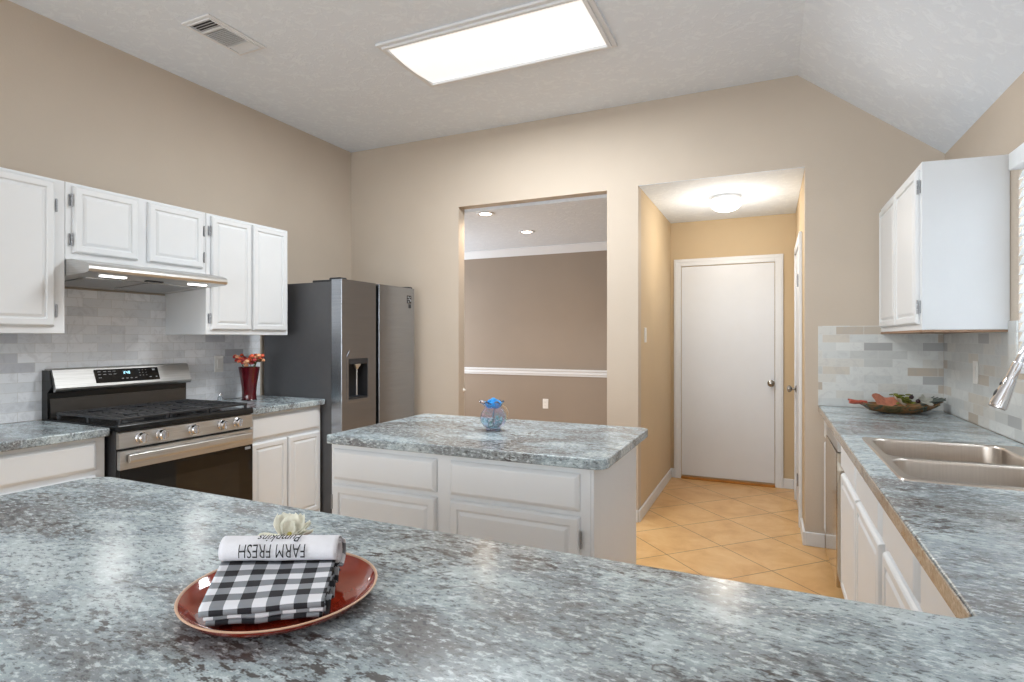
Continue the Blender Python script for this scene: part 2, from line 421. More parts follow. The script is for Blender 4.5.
# sink window: casing, sash, glass, blind
o = struct(thing('window_1', (XR, (WY0 + WY1) / 2, WZ0), None, None))
m = MB()
for a, b_, c, d in ((WY0, WY0 + .04, WZ0, WZ1), (WY1 - .04, WY1, WZ0, WZ1), (WY0 + .04, WY1 - .04, WZ0, WZ0 + .04), (WY0 + .04, WY1 - .04, WZ1 - .04, WZ1), (WY0 + .04, WY1 - .04, 1.67, 1.70)):
    m.box(XR + .09, XR + .12, a, b_, c, d, .003)
m.build('window_frame', M['trim'], o)
MB().box(XR + .1, XR + .104, WY0 + .03, WY1 - .03, WZ0 + .03, WZ1 - .03).build('pane', glass('window_glass', (1, 1, 1, 1)), o)
MB().box(XR - .008, XR + .088, WY0 + .001, WY1 - .001, WZ0 + .0005, WZ0 + .02, .004).build('window_sill', M['trim'], o)
bl = thing('window_blind', (XR + .04, (WY0 + WY1) / 2, WZ1), 'white horizontal slat blind hanging in the window above the sink', 'blind')
MB().box(XR - .035, XR + .045, WY0 + .004, WY1 - .004, WZ1 - .075, WZ1 - .002, .004).build('headrail', M['slat'], bl)
m = MB(); z = WZ1 - .095
while z > WZ0 + .05:
    m.box(-.024, .024, WY0 + .015 - (WY0 + WY1) / 2, WY1 - .006 - (WY0 + WY1) / 2, -.0015, .0015, .001, 1,
          Matrix.Translation((XR + .006, (WY0 + WY1) / 2, z)) @ Matrix.Rotation(math.radians(-70), 4, 'Y')); z -= .040
m.build('slats', M['slat'], bl)
MB().box(XR - .012, XR + .024, WY0 + .015, WY1 - .015, WZ0 + .022, WZ0 + .044, .004).build('bottom_rail', M['slat'], bl)

# ------------------------------------------------------------------ hall doors
def knob(parent, c, axis, name='door_knob'):
    m = MB().lathe([(.030, 0), (.030, .004), (.024, .008), (.010, .012), (.009, .030), (.016, .036), (.026, .044), (.029, .054), (.026, .064), (.014, .070), (0, .071)], c, 24, axis)
    k = m.build(name, M['knobmetal'], parent, 40); return k
d = struct(thing('door_1', (-.34, 5.628, 0), None, None))
x0, x1, zt = -.842, .114, 2.108; cw = .068
m = MB()
cas = lambda m, a, b_, c, e, y: m.box(a, b_, y, 5.6275, c, e, .004)
cas(m, x0, x0 + cw, 0, zt, 5.608); cas(m, x1 - cw, x1, 0, zt, 5.608); cas(m, x0 + cw, x1 - cw, zt - cw, zt, 5.608)
m.box(x0 + .012, x0 + .03, 5.603, 5.610, 0, zt - .012, .003); m.box(x1 - .03, x1 - .012, 5.603, 5.610, 0, zt - .012, .003); m.box(x0 + .03, x1 - .03, 5.603, 5.610, zt - .03, zt - .012, .003)
m.build('door_frame', M['trim'], d)
k = MB().box(x0 + cw + .004, x1 - cw - .004, 5.618, 5.6275, .035, zt - cw - .006, .002).build('door_panel', M['door'], d)
knob(k, (.012, 5.618, .94), '-Y')
MB().box(x0 + cw, x1 - cw, 5.60, 5.6275, 0, .022, .004).build('threshold', M['thresh'], d)
d = struct(thing('door_2', (.212, 4.9, 0), None, None))
ya, yb = 4.49, 5.32
m = MB(); m.box(.190, .2115, ya, ya + cw, 0, 2.108, .004); m.box(.190, .2115, yb - cw, yb, 0, 2.108, .004); m.box(.190, .2115, ya + cw, yb - cw, 2.108 - cw, 2.108, .004)
m.build('door_frame', M['trim'], d)
k = MB().box(.202, .2115, ya + cw + .003, yb - cw - .003, .02, 2.035, .002).build('door_panel', M['door'], d)
knob(k, (.202, 5.19, .93), '-X')
m = MB()
for zz in (.28, 1.72): m.lathe([(.006, 0), (.006, .09)], (.186, ya + cw, zz), 10)
m.build('hinge', M['hinge'], d, 40)

# ------------------------------------------------------------------ ceiling fixtures
fx = thing('ceiling_light', (-1.455, 2.96, HC), 'large rectangular recessed fluorescent light with a white frame in the kitchen ceiling', 'ceiling light')
X0, X1, Y0, Y1 = -2.10, -.81, 2.665, 3.26
b = bmesh.new()
def ringbox(m, X0, X1, Y0, Y1, w, z0, z1, bev=.003):
    m.box(X0, X1, Y0, Y0 + w, z0, z1, bev); m.box(X0, X1, Y1 - w, Y1, z0, z1, bev)
    m.box(X0, X0 + w, Y0 + w, Y1 - w, z0, z1, bev); m.box(X1 - w, X1, Y0 + w, Y1 - w, z0, z1, bev); return m
b.free()
m = MB(); ringbox(m, X0, X1, Y0, Y1, .026, HC - .016, HC - .0005); ringbox(m, X0 + .026, X1 - .026, Y0 + .026, Y1 - .026, .022, HC - .028, HC - .0005)
m.build('frame', M['trim'], fx)
def lens_mat():
    t = NT('fluorescent_lens'); c = t.n('ShaderNodeTexCoord')
    t.b.inputs['Base Color'].default_value = G(.85); t.b.inputs['Emission Color'].default_value = (1, .99, .97, 1)
    t.b.inputs['Emission Strength'].default_value = .62; t.b.inputs['Roughness'].default_value = .3
    t.bump(t.noise(c.outputs['Object'], 160, 2), .2, .002); return t.m
m = MB(); n = 14; yy0, yy1 = Y0 + .048, Y1 - .048
pr_ = [(yy0 + (yy1 - yy0) * i / n, HC - .012 - .022 * math.sin(math.pi * i / n)) for i in range(n + 1)]
m.prism(pr_ + [(yy1, HC - .002), (yy0, HC - .002)], 'X', X0 + .048, X1 - .048)
m.build('diffuser', lens_mat(), fx, 30)

v = thing('ceiling_vent', (-2.815, 2.24, HC), 'white louvred air vent in the kitchen ceiling near the left wall', 'vent')
vx0, vx1, vy0, vy1 = -2.925, -2.705, 2.045, 2.425
m = MB(); ringbox(m, vx0, vx1, vy0, vy1, .022, HC - .010, HC - .0005, .003); ringbox(m, vx0 + .02, vx1 - .02, vy0 + .02, vy1 - .02, .008, HC - .016, HC - .0005, .002)
m.box(vx0 + .028, vx1 - .028, 2.150, 2.160, HC - .015, HC - .004); m.box(vx0 + .028, vx1 - .028, 2.318, 2.326, HC - .015, HC - .004)
m.build('frame', M['trim'], v)
MB().box(vx0 + .026, vx1 - .026, vy0 + .026, vy1 - .026, HC - .003, HC - .001).build('backing', M['grille_in'], v)
def slat(m, y, ang, w):
    m.box(-.080, .080, -w / 2, w / 2, -.0007, .0007, 0, 1, Matrix.Translation((-2.815, y, HC - .009)) @ Matrix.Rotation(math.radians(ang), 4, 'X'))
m = MB()
for i in range(4): slat(m, 2.083 + i * .0185, 32, .012)
for i in range(11): slat(m, 2.168 + i * .0142, 80, .010)
for i in range(5): slat(m, 2.338 + i * .012, -35, .014)
m.build('louvres', M['trim'], v)

h = thing('ceiling_light', (-.313, 4.745, 2.468), 'round white glass dome light on the hall ceiling', 'ceiling light')
MB().lathe([(.0, 0), (.108, 0), (.110, -.012), (.106, -.030), (.0, -.030)], (-.313, 4.745, 2.4675), 40).build('base', M['trim'], h, 40)
MB().lathe([(.106, -.029), (.120, -.033), (.122, -.046), (.112, -.078), (.082, -.104), (.042, -.117), (0, -.120)], (-.313, 4.745, 2.4675), 40, cap=False).build('glass_dome', M['domel'], h, 60)

for i, (x, y, lab) in enumerate(((-2.24, 4.345, 'round recessed ceiling lamp nearest the left jamb of the wide opening'), (-2.235, 5.25, 'round recessed ceiling lamp further back near the crown moulding'))):
    c = thing('recessed_light', (x, y, 2.43), lab + ' in the dining room', 'recessed light', 'recessed lights in the dining room ceiling')
    MB().lathe([(.052, -.001), (.078, -.001), (.080, -.005), (.074, -.009), (.054, -.006)], (x, y, 2.4295), 32, cap=False).build('trim_ring', M['trim'], c, 40)
    MB().lathe([(0, -.002), (.054, -.002), (.05, -.006), (0, -.007)], (x, y, 2.4295), 32, cap=False).build('lamp', M['can'], c, 40)
    d_ = bpy.data.lights.new('can_light', 'SPOT'); d_.energy = 17; d_.color = (1, .80, .60); d_.spot_size = math.radians(165); d_.spot_blend = 1; d_.shadow_soft_size = .05
    so = bpy.data.objects.new('can_light', d_); so.location = (x, y, 2.41); COL.objects.link(so)

# ------------------------------------------------------------------ cabinets
FR = {'+X': ((0, 1, 0), (1, 0, 0)), '-X': ((0, -1, 0), (-1, 0, 0)), '-Y': ((1, 0, 0), (0, -1, 0))}
def front(parent, face, pos, a0, a1, z0, z1, kind, t=.019, name=None):
    """door or drawer front on the plane pos; a0..a1 along the face"""
    u, n = FR[face]
    if face == '+X': o = (pos, a0, z0)
    elif face == '-X': o = (pos, a1, z0)
    else: o = (a0, pos, z0)
    w, hh = a1 - a0, z1 - z0
    if kind == 'drawer': steps = [(0, 0), (0, t * .35), (.004, t * .55), (.013, t * .93), (.017, t)]
    else: steps = [(0, 0), (0, t * .4), (.004, t * .8), (.009, t), (.033, t), (.036, t - .002), (.038, t - .007), (.043, t - .007), (.055, t - .001), (.058, t - .0005)]
    return MB().panel(o, u, (0, 0, 1), n, w, hh, steps).build(name or {'drawer': 'drawer', 'door': 'door'}[kind], M['white'], parent)
def hinge(parent, face, pos, a, z, side=1):
    """exposed wrap hinge beside a door edge"""
    m = MB(); u, n = FR[face]; u = Vector(u); n = Vector(n)
    c = Vector((pos, a, z)) if face[1] == 'X' else Vector((a, pos, z))
    for q in (-.022, 0, .022): m.lathe([(.0038, -.010), (.0038, .010)], c + n * .012 + Vector((0, 0, q)), 10)
    e = c + n * .003 - u * side * .006
    if face[1] == 'X': m.box(e.x - .002, e.x + .002, e.y - .004, e.y + .004, z - .028, z + .03, .001)
    else: m.box(e.x - .004, e.x + .004, e.y - .002, e.y + .002, z - .03, z + .03, .001)
    return m.build('hinge', M['hinge'], parent, 40)

# --- left wall, uppers
UX = -3.146; XF = XL + .001
def upper(y0, y1, z0, z1, label, doors, hinges):
    c = thing('wall_cabinet', (XL + .19, (y0 + y1) / 2, z0), label, 'cabinet')
    MB().box(XF, UX, y0 + .0008, y1 - .0008, z0, z1, .002, 1).build('body', M['white'], c)
    ds = [front(c, '+X', UX, a, b_, zz0, zz1, 'door') for a, b_, zz0, zz1 in doors]
    for di, a, z, s in hinges: hinge(ds[di], '+X', UX, a, z, s)
    return c
upper(.78, 1.602, 1.37, 2.118, 'white upper cabinet at the left edge of the picture, left of the range hood', [(.815, 1.165, 1.405, 2.104), (1.195, 1.553, 1.405, 2.104)], [(1, 1.560, 1.99, -1), (1, 1.560, 1.48, -1)])
upper(1.602, 2.362, 1.738, 2.118, 'short white two-door cabinet directly above the range hood', [(1.634, 1.948, 1.772, 2.104), (2.002, 2.335, 1.772, 2.104)], [(0, 1.627, 2.03, 1), (0, 1.627, 1.835, 1), (1, 2.343, 2.0, -1), (1, 2.343, 1.84, -1)])
upper(2.362, 3.008, 1.37, 2.118, 'tall white two-door upper cabinet between the range hood and the refrigerator', [(2.392, 2.686, 1.40, 2.104), (2.698, 2.990, 1.40, 2.104)], [(0, 2.385, 2.01, 1), (0, 2.385, 1.47, 1)])

# --- range hood
hd = thing('range_hood', (-3.3, 1.98, 1.62), 'slim stainless steel range hood with two lit lamps under the short cabinet', 'range hood')
prof = [(XL + .010, 1.736), (-3.10, 1.736), (-2.985, 1.714), (-2.963, 1.706), (-2.954, 1.695), (-2.952, 1.682), (-2.958, 1.669), (-2.972, 1.664), (-2.99, 1.663), (XL + .010, 1.630)]
hb = MB(); hb.prism(prof, 'Y', 1.604, 2.360)
hb.build('shell', M['steel'], hd, 25)
def under(x, dz=0): return 1.630 + (x - (XL + .010)) / ((-2.99) - (XL + .010)) * .033 - dz
m = MB()
def uplate(m, x0, x1, y0, y1, t=.003, d=.0005):
    m.prism([(x0, under(x0, d)), (x1, under(x1, d)), (x1, under(x1, d + t)), (x0, under(x0, d + t))], 'Y', y0, y1)
uplate(m, -3.42, -3.12, 1.68, 1.975, .004); uplate(m, -3.42, -3.12, 1.99, 2.285, .004)
m.build('grease_filter', simple('filter_mesh', rgb(170, 172, 174), .4, metal=.8, var=.2, vs=200), hd)
for y0, y1 in ((1.70, 1.82), (2.17, 2.275)):
    m = MB(); uplate(m, -3.045, -3.022, y0, y1, .004); m.build('lamp', M['led'], hd)
m = MB(); uplate(m, -3.07, -3.045, 1.94, 2.03, .005); m.build('button_strip', M['dark'], hd)
area('hood_lamp_light', (-3.035, 1.76, 1.645), (0, -.35, 0), .05, .13, .55, (1, .98, .95), 130)
area('hood_lamp_light', (-3.035, 2.22, 1.645), (0, -.35, 0), .05, .13, .55, (1, .98, .95), 130)

# --- backsplashes
tag(MB().box(XF, XL + .009, .30, 3.10, .915, 1.62).build('tile_backsplash', M['tile_left']), 'white marble subway tile backsplash behind the range', 'backsplash')
tag(MB().box(.286, XR - .010, YB - .009, YB - .001, .915, 1.427).build('tile_backsplash', M['tile_back']), 'beige and grey marble tile backsplash on the wall behind the decorative platter', 'backsplash')
m = MB(); m.box(XR - .009, XR - .001, WY1, YB - .0095, .915, 1.422); m.box(XR - .009, XR - .001, .2, WY1, .915, WZ0 - .024)
tag(m.build('tile_backsplash', M['tile_right']), 'beige and grey marble tile backsplash along the window wall behind the sink', 'backsplash')

# --- base cabinets, left
BX = -2.929
def base(name, y0, y1, label, fronts, face='+X'):
    BX = -2.942 if y0 < 1 else -2.929
    c = thing(name, ((XL + BX) / 2, (y0 + y1) / 2, 0), label, 'cabinet')
    MB().box(XF, BX, y0, y1, .10, .872, .0015, 1).build('body', M['white'], c)
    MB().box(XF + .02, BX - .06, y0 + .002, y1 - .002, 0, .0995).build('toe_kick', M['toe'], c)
    for a, b_, z0, z1, k in fronts: front(c, '+X', BX, a, b_, z0, z1, k)
    return c
base('base_cabinet', .30, 1.668, 'white base cabinet with a wide drawer left of the gas range', [(.34, .97, .716, .852, 'drawer'), (.99, 1.625, .716, .852, 'drawer'), (.34, .965, .13, .69, 'door'), (.995, 1.625, .13, .69, 'door')])
base('base_cabinet', 2.472, 3.100, 'white base cabinet with one drawer over two doors between range and refrigerator', [(2.495, 3.080, .712, .852, 'drawer'), (2.495, 2.782, .13, .69, 'door'), (2.796, 3.080, .13, .69, 'door')])
def worktop(name, poly, label, hole=None, z0=.874, z1=.914, rnd=.006, mat=None):
    b = bmesh.new()
    def loop(pts):
        vs = [b.verts.new((x, y, z1)) for x, y in pts]
        return [b.edges.new((vs[i], vs[(i + 1) % len(vs)])) for i in range(len(vs))]
    ed = loop(poly)
    if hole: ed += loop(hole)
    bmesh.ops.triangle_fill(b, edges=ed, use_beauty=True)
    r = bmesh.ops.extrude_face_region(b, geom=list(b.faces))
    for g in r['geom']:
        if isinstance(g, bmesh.types.BMVert): g.co.z = z0
    bmesh.ops.recalc_face_normals(b, faces=b.faces)
    be = [e for e in b.edges if abs(e.verts[0].co.z - e.verts[1].co.z) < 1e-6 and len(e.link_faces) == 2 and e.calc_face_angle(0) > 1 ]
    bmesh.ops.bevel(b, geom=be, offset=rnd, segments=3, affect='EDGES', profile=.5)
    mb = MB(); mb.merge(b)
    o = mb.build(name, mat or M['granite'], smooth=35)
    for q in o.data.polygons:
        if abs(q.normal.z) > .99: q.use_smooth = False
    return tag(o, label, 'countertop')
def rounded(x0, x1, y0, y1, rs):
    """rs: radius for corners (x0,y0),(x1,y0),(x1,y1),(x0,y1)"""
    P = []
    for (cx, cy, sx, sy, a0), r in zip(((x0, y0, 1, 1, 180), (x1, y0, -1, 1, 270), (x1, y1, -1, -1, 0), (x0, y1, 1, -1, 90)), rs):
        if r <= 0: P.append((cx, cy)); continue
        for i in range(7):
            a = math.radians(a0 + 15 * i); P.append((cx + sx * r + r * math.cos(a), cy + sy * r + r * math.sin(a)))
    return P
worktop('countertop', rounded(XL + .010, -2.900, .28, 1.674, (0, 0, .015, 0)), 'mottled blue-grey stone-look countertop left of the gas range')
worktop('countertop', rounded(XL + .010, -2.885, 2.468, 3.112, (0, 0, .02, 0)), 'short mottled grey countertop holding the red vase, between range and refrigerator')

# ------------------------------------------------------------------ gas range
RY0, RY1 = 1.684, 2.464; RXF = -2.882; RXB = XL + .012
rg = thing('gas_range', ((RXB + RXF) / 2, (RY0 + RY1) / 2, 0), 'stainless steel gas range with black grates and black oven door on the left wall', 'range')
m = MB(); m.box(RXB, RXF - .002, RY0, RY1, .05, .895, .003)
for x in (RXB + .06, RXF - .08):
    for y in (RY0 + .06, RY1 - .06): MB().lathe([(.018, 0), (.018, .049)], (x, y, 0), 12).build('foot', M['dark'], rg)
m.build('body', M['dark'], rg)
MB().prism([(RXB, .895), (RXB, .918), (RXF - .03, .918), (RXF + .012, .928), (RXF + .022, .918), (RXF + .024, .892), (RXF - .01, .890), (RXF - .01, .895)], 'Y', RY0 - .001, RY1 + .001, .003, 2).build('cooktop', M['black'], rg, 40)
# control panel (slightly leaning back)
MB().prism([(RXF - .001, .806), (RXF + .018, .808), (RXF + .022, .812), (RXF + .018, .884), (RXF + .012, .890), (RXF - .001, .890)], 'Y', RY0 + .003, RY1 - .003).build('control_panel', M['steel'], rg, 30)
pk = []
for i, y in enumerate((1.790, 1.893, 2.070, 2.250, 2.352)):
    cz = .850
    m = MB().lathe([(.029, 0), (.029, .006), (.025, .010), (.0235, .030), (.020, .034), (0, .035)], (RXF + .0205, y, cz), 28, 'X')
    k = m.build('knob', M['chrome'], rg, 35)
    MB().box(RXF + .0205 + .030, RXF + .0205 + .042, y - .005, y + .005, cz - .021, cz + .021, .003).build('knob_grip', M['chrome'], k)
# oven door
MB().box(RXF, RXF + .026, RY0 + .004, RY1 - .004, .705, .797, .004).build('door_rail', M['steel'], rg, 40)
dg = MB().box(RXF, RXF + .024, RY0 + .004, RY1 - .004, .21, .7045, .004).build('oven_door', M['bglass'], rg, 40)
dg['label'] = 'black glass oven door'
MB().box(RXF + .0241, RXF + .0246, RY0 + .10, RY1 - .10, .30, .62).build('oven_window', simple('oven_window_glass', rgb(26, 25, 24), .05), dg)
MB().box(RXF + .0242, RXF + .0248, RY1 - .060, RY1 - .022, .680, .695).build('badge', M['printgrey'], dg)
m = MB(); m.prism([(RXF + .036, .738), (RXF + .050, .740), (RXF + .054, .748), (RXF + .052, .776), (RXF + .046, .780), (RXF + .036, .779)], 'Y', RY0 + .035, RY1 - .03, .002)
for y in (RY0 + .06, RY1 - .06): m.box(RXF + .024, RXF + .038, y - .012, y + .012, .745, .772, .002)
m.build('handle', M['steel'], rg, 40)
MB().box(RXF, RXF + .024, RY0 + .004, RY1 - .004, .055, .200, .004).build('storage_drawer', M['steel'], rg, 40)
# backguard
bg = [(RXB, .918), (RXB, 1.182), (-3.462, 1.182), (-3.452, 1.178), (-3.418, 1.096), (-3.424, 1.080), (-3.436, 1.066), (-3.446, 1.045), (-3.452, 1.040), (-3.455, .918)]
MB().prism([(RXB, .918), (RXB, 1.176), (-3.462, 1.176), (-3.436, 1.088), (-3.470, 1.055), (-3.470, .918)], 'Y', RY0 + .001, RY1 - .001).build('backguard_core', M['black'], rg)
MB().prism([(-3.520, 1.176), (-3.518, 1.184), (-3.462, 1.184), (-3.450, 1.178), (-3.412, 1.082), (-3.414, 1.072), (-3.424, 1.062), (-3.436, 1.062), (-3.436, 1.085), (-3.462, 1.170)], 'Y', RY0 + .012, RY1 - .004).build('backguard', brushed('backguard_steel', rgb(176, 175, 173), .48, (3, 3, 220)), rg, 30)
MB().prism([(-3.4695, .920), (-3.4695, 1.025), (-3.462, 1.025), (-3.455, .935), (-3.44, .920)], 'Y', RY0 + .01, RY1 - .01).build('backguard_lower', simple('dark_steel', rgb(86, 84, 82), .3, metal=.9), rg)
# display panel on the slanted backguard face
pa, pb = Vector((-3.450, 0, 1.178)), Vector((-3.412, 0, 1.082))
sl = (pb - pa).normalized(); nn = Vector((-sl.z, 0, sl.x)); nn = nn if nn.x > 0 else -nn
def slq(m, y0, y1, s0, s1, t0, t1):
    """box on the slanted face; s = distance down from the top edge"""
    q = [pa + sl * s0 + nn * t0, pa + sl * s1 + nn * t0, pa + sl * s1 + nn * t1, pa + sl * s0 + nn * t1]
    m.prism([(p.x, p.z) for p in q], 'Y', y0, y1)
m = MB(); slq(m, 1.895, 2.255, .010, .088, .0003, .003); dp = m.build('display_panel', M['bglass'], rg)
m = MB()
segs = {'2': 'abged', '4': 'fgbc', '8': 'abcdefg', '1': 'bc', ':': ''}
def digit(m, ch, y, s, w=.0085, hgt=.016, t=.0018):
    sg = {'a': (0, w, 0, t), 'b': (w - t, w, 0, hgt / 2), 'c': (w - t, w, hgt / 2, hgt), 'd': (0, w, hgt - t, hgt), 'e': (0, t, hgt / 2, hgt), 'f': (0, t, 0, hgt / 2), 'g': (0, w, hgt / 2 - t / 2, hgt / 2 + t / 2)}
    for q in segs[ch]:
        a, b_, c, e = sg[q]; slq(m, y + a, y + b_, s + c, s + e, .0031, .0036)
for k, ch in enumerate('248'): digit(m, ch, 2.050 + .0135 * k, .026)
m.build('clock_digits', M['display'], dp)
def mark(y, s, w_, h_):
    m = MB(); y = 1.895 + (y - 1.895) * 1.2; s *= 1.2; slq(m, y - w_, y + w_, s, s + h_, .0031, .0034); m.build('button_mark', M['printgrey'], dp)
for y, s_ in ((1.915, .018), (1.940, .018), (1.962, .018), (1.982, .018), (1.915, .032), (1.938, .032), (1.962, .032), (1.984, .032), (1.915, .048)): mark(y, s_, .008, .003)
for y in (2.015, 2.036, 2.056, 2.078): mark(y, .056, .006, .004)
for y in (2.10, 2.116, 2.132):
    for s_ in (.018, .032, .046): mark(y, s_, .003, .0025)
mark(2.172, .016, .008, .010); mark(2.150, .056, .006, .004); mark(2.180, .056, .005, .004)
# burners and grates
for bx, by, r in ((-3.33, 1.85, .040), (-3.04, 1.85, .048), (-3.19, 2.075, .050), (-3.33, 2.30, .036), (-3.04, 2.30, .052)):
    m = MB().lathe([(r + .012, 0), (r + .012, .006), (r, .010), (r, .016), (r * .8, .020), (0, .021)], (bx, by, .9178), 24)
    m.build('burner', M['iron'], rg, 40)
gz = .953
def bar(m, x0, y0, x1, y1, w=.004, z0=gz - .010, z1=gz + .002):
    a = Vector((x0, y0, 0)); d_ = Vector((x1 - x0, y1 - y0, 0)); L = d_.length; ang = math.atan2(d_.y, d_.x)
    m.box(0, L, -w, w, z0, z1, .002, 1, Matrix.Translation((x0, y0, 0)) @ Matrix.Rotation(ang, 4, 'Z'))
gx0, gx1 = -3.43, -2.885
for gi, (ga, gb) in enumerate(((1.705, 1.955), (1.960, 2.190), (2.195, 2.445))):
    m = MB()
    bar(m, gx0, ga + .005, gx1, ga + .005, .006); bar(m, gx0, gb - .005, gx1, gb - .005, .006)
    bar(m, gx0 + .005, ga, gx0 + .005, gb, .006); bar(m, gx1 - .005, ga, gx1 - .005, gb, .006)
    ym = (ga + gb) / 2
    bar(m, gx0, ym, gx1, ym, .0045)
    for k in range(1, 9):
        x = gx0 + (gx1 - gx0) * k / 9
        if k in (2, 7): bar(m, x, ga, x, ga + .09, .0035); bar(m, x, gb - .09, x, gb, .0035)
        else: bar(m, x, ga, x, gb, .0035)
    for x in (gx0 + .01, (gx0 + gx1) / 2, gx1 - .01):
        for y in (ga + .008, gb - .008): m.box(x - .007, x + .007, y - .007, y + .007, .919, gz - .005, .002, 1)
    m.build('grate', M['iron'], rg)

# ------------------------------------------------------------------ refrigerator
FY0, FY1, FXD, FXB = 3.118, 4.015, -2.748, XL + .03
fr = thing('refrigerator', ((FXD + FXB) / 2, (FY0 + FY1) / 2, 0), 'side-by-side stainless steel refrigerator with a dark grey side and ice dispenser', 'refrigerator')
MB().box(FXB, -2.846, FY0, FY1, .012, 1.752, .004).build('cabinet', M['fridge_side'], fr, 40)
for x in (FXB + .08, -2.92):
    for y in (FY0 + .07, FY1 - .07): MB().lathe([(.02, 0), (.02, .0118)], (x, y, 0), 12).build('foot', M['dark'], fr)
def fdoor(y0, y1):
    P = [(-2.841, y0), (-2.78, y0)]
    for i in range(5): a = math.radians(-90 + 22.5 * i); P.append((FXD - .006 + .006 * math.cos(a), y0 + .006 + .006 * math.sin(a)))
    for i in range(5): a = math.radians(22.5 * i); P.append((FXD - .006 + .006 * math.cos(a), y1 - .006 + .006 * math.sin(a)))
    P += [(-2.841, y1)]
    return P
seam = 3.522
b_ = MB()
ya, yb_, za, zb = 3.190, 3.400, .905, 1.200   # dispenser opening
# left door: column pieces around the dispenser bay, one mesh
b_.prism(fdoor(FY0, seam - .022), 'Z', zb, 1.768); b_.prism(fdoor(FY0, seam - .022), 'Z', .06, za)
L_ = fdoor(FY0, seam - .022)
b_.prism([p for p in L_ if p[1] <= FY0 + .03] + [(FXD, ya), (-2.841, ya)], 'Z', za, zb)
b_.prism([(-2.841, yb_), (FXD, yb_)] + [p for p in L_ if p[1] >= seam - .05], 'Z', za, zb)
ld = b_.build('freezer_door', M['fridge_steel'], fr, 50)
rd = MB().prism(fdoor(seam + .016, FY1), 'Z', .06, 1.768).build('fridge_door', M['fridge_steel'], fr, 50)
MB().box(-2.840, FXD - .045, seam - .0215, seam + .0155, .06, 1.762, .001).build('handle_recess', M['black'], fr)
ds = MB(); ds.box(-2.840, -2.836, ya, yb_, za, zb); ds.box(-2.836, FXD - .001, ya + .0002, ya + .004, za, zb); ds.box(-2.836, FXD - .001, yb_ - .004, yb_ - .0002, za, zb); ds.box(-2.836, FXD - .001, ya, yb_, zb - .04, zb - .001); ds.box(-2.836, FXD - .002, ya, yb_, za + .001, za + .012)
dz = ds.build('dispenser', M['dark'], ld)
m = MB()
m.panel((FXD + .0002, ya - .022, za - .020), (0, 1, 0), (0, 0, 1), (1, 0, 0), yb_ - ya + .044, .0195, [(0, 0), (0, .001), (.001, .0014)])
m.prism([(ya - .022, za), (ya - .004, za), (ya - .004, zb + .004), (yb_ + .004, zb + .004), (yb_ + .004, za), (yb_ + .022, za), (yb_ + .022, zb + .02), (yb_ - .01, zb + .055), (ya + .01, zb + .055), (ya - .022, zb + .02)], 'X', FXD + .0003, FXD + .0014)
m.build('dispenser_surround', M['fridge_steel'], dz)
m = MB().lathe([(.020, 0), (.020, .03), (.012, .045), (.006, .05), (.006, .24)], (FXD - .024, (ya + yb_) / 2 + .01, zb - .03), 16, '-Z')
m.ell((FXD - .02, (ya + yb_) / 2 + .012, zb - .045), (.018, .032, .022)); m.build('water_spout', M['steel'], dz, 40)
m = MB(); m.box(-2.87, -2.765, FY0 + .006, FY0 + .075, 1.7525, 1.782, .006); m.box(-2.87, -2.765, FY1 - .075, FY1 - .006, 1.7525, 1.782, .006); m.box(-3.05, -2.87, FY0 + .03, FY1 - .03, 1.7525, 1.772, .006)
m.build('hinge_cover', M['dark'], fr)
st_ = MB().box(FXD + .0002, FXD + .0012, 3.905, 3.965, 1.640, 1.705, .0004, 1).build('control_sticker', M['black'], rd)
m = MB()
for a, c, w_, h_ in ((3.913, 1.685, .016, .012), (3.935, 1.688, .022, .006), (3.913, 1.665, .010, .010), (3.930, 1.668, .014, .014), (3.948, 1.655, .012, .020), (3.915, 1.648, .020, .008)):
    m.box(FXD + .0013, FXD + .0018, a, a + w_, c, c + h_)
m.build('sticker_print', M['printgrey'], st_)
MB().box(FXD + .0002, FXD + .0010, 3.928, 3.962, 1.600, 1.634).build('sticker_tab', M['dark'], rd)

# ------------------------------------------------------------------ island
IX0, IX1, IY0, IY1 = -1.808, -.592, 1.985, 2.70
isl = thing('kitchen_island', ((IX0 + IX1) / 2, (IY0 + IY1) / 2, 0), 'white kitchen island cabinet with two drawers over two doors in the middle of the room', 'kitchen island')
MB().box(IX0, IX1, IY0, IY1, .10, .8735, .002, 1).build('body', M['white'], isl)
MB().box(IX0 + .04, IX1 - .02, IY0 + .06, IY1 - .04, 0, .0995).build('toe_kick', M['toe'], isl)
for a, b_ in ((-1.790, -1.246), (-1.180, -.632)):
    front(isl, '-Y', IY0, a, b_, .712, .850, 'drawer')
    dd = front(isl, '-Y', IY0, a, b_, .130, .692, 'door')
    if a < -1.5: hinge(dd, '-Y', IY0, a - .006, .61, -1)
    else:
        hinge(dd, '-Y', IY0, b_ + .007, .61, 1); hinge(dd, '-Y', IY0, b_ + .007, .20, 1)
MB().box(IX1 + .0005, IX1 + .012, IY0 + .001, IY1, .10, .8735, .001, 1).build('end_panel', M['white'], isl)
worktop('countertop', rounded(-1.812, -.528, 1.952, 2.752, (.01, .055, .04, .02)), 'mottled blue-grey countertop of the centre island holding the blue glass pitcher')

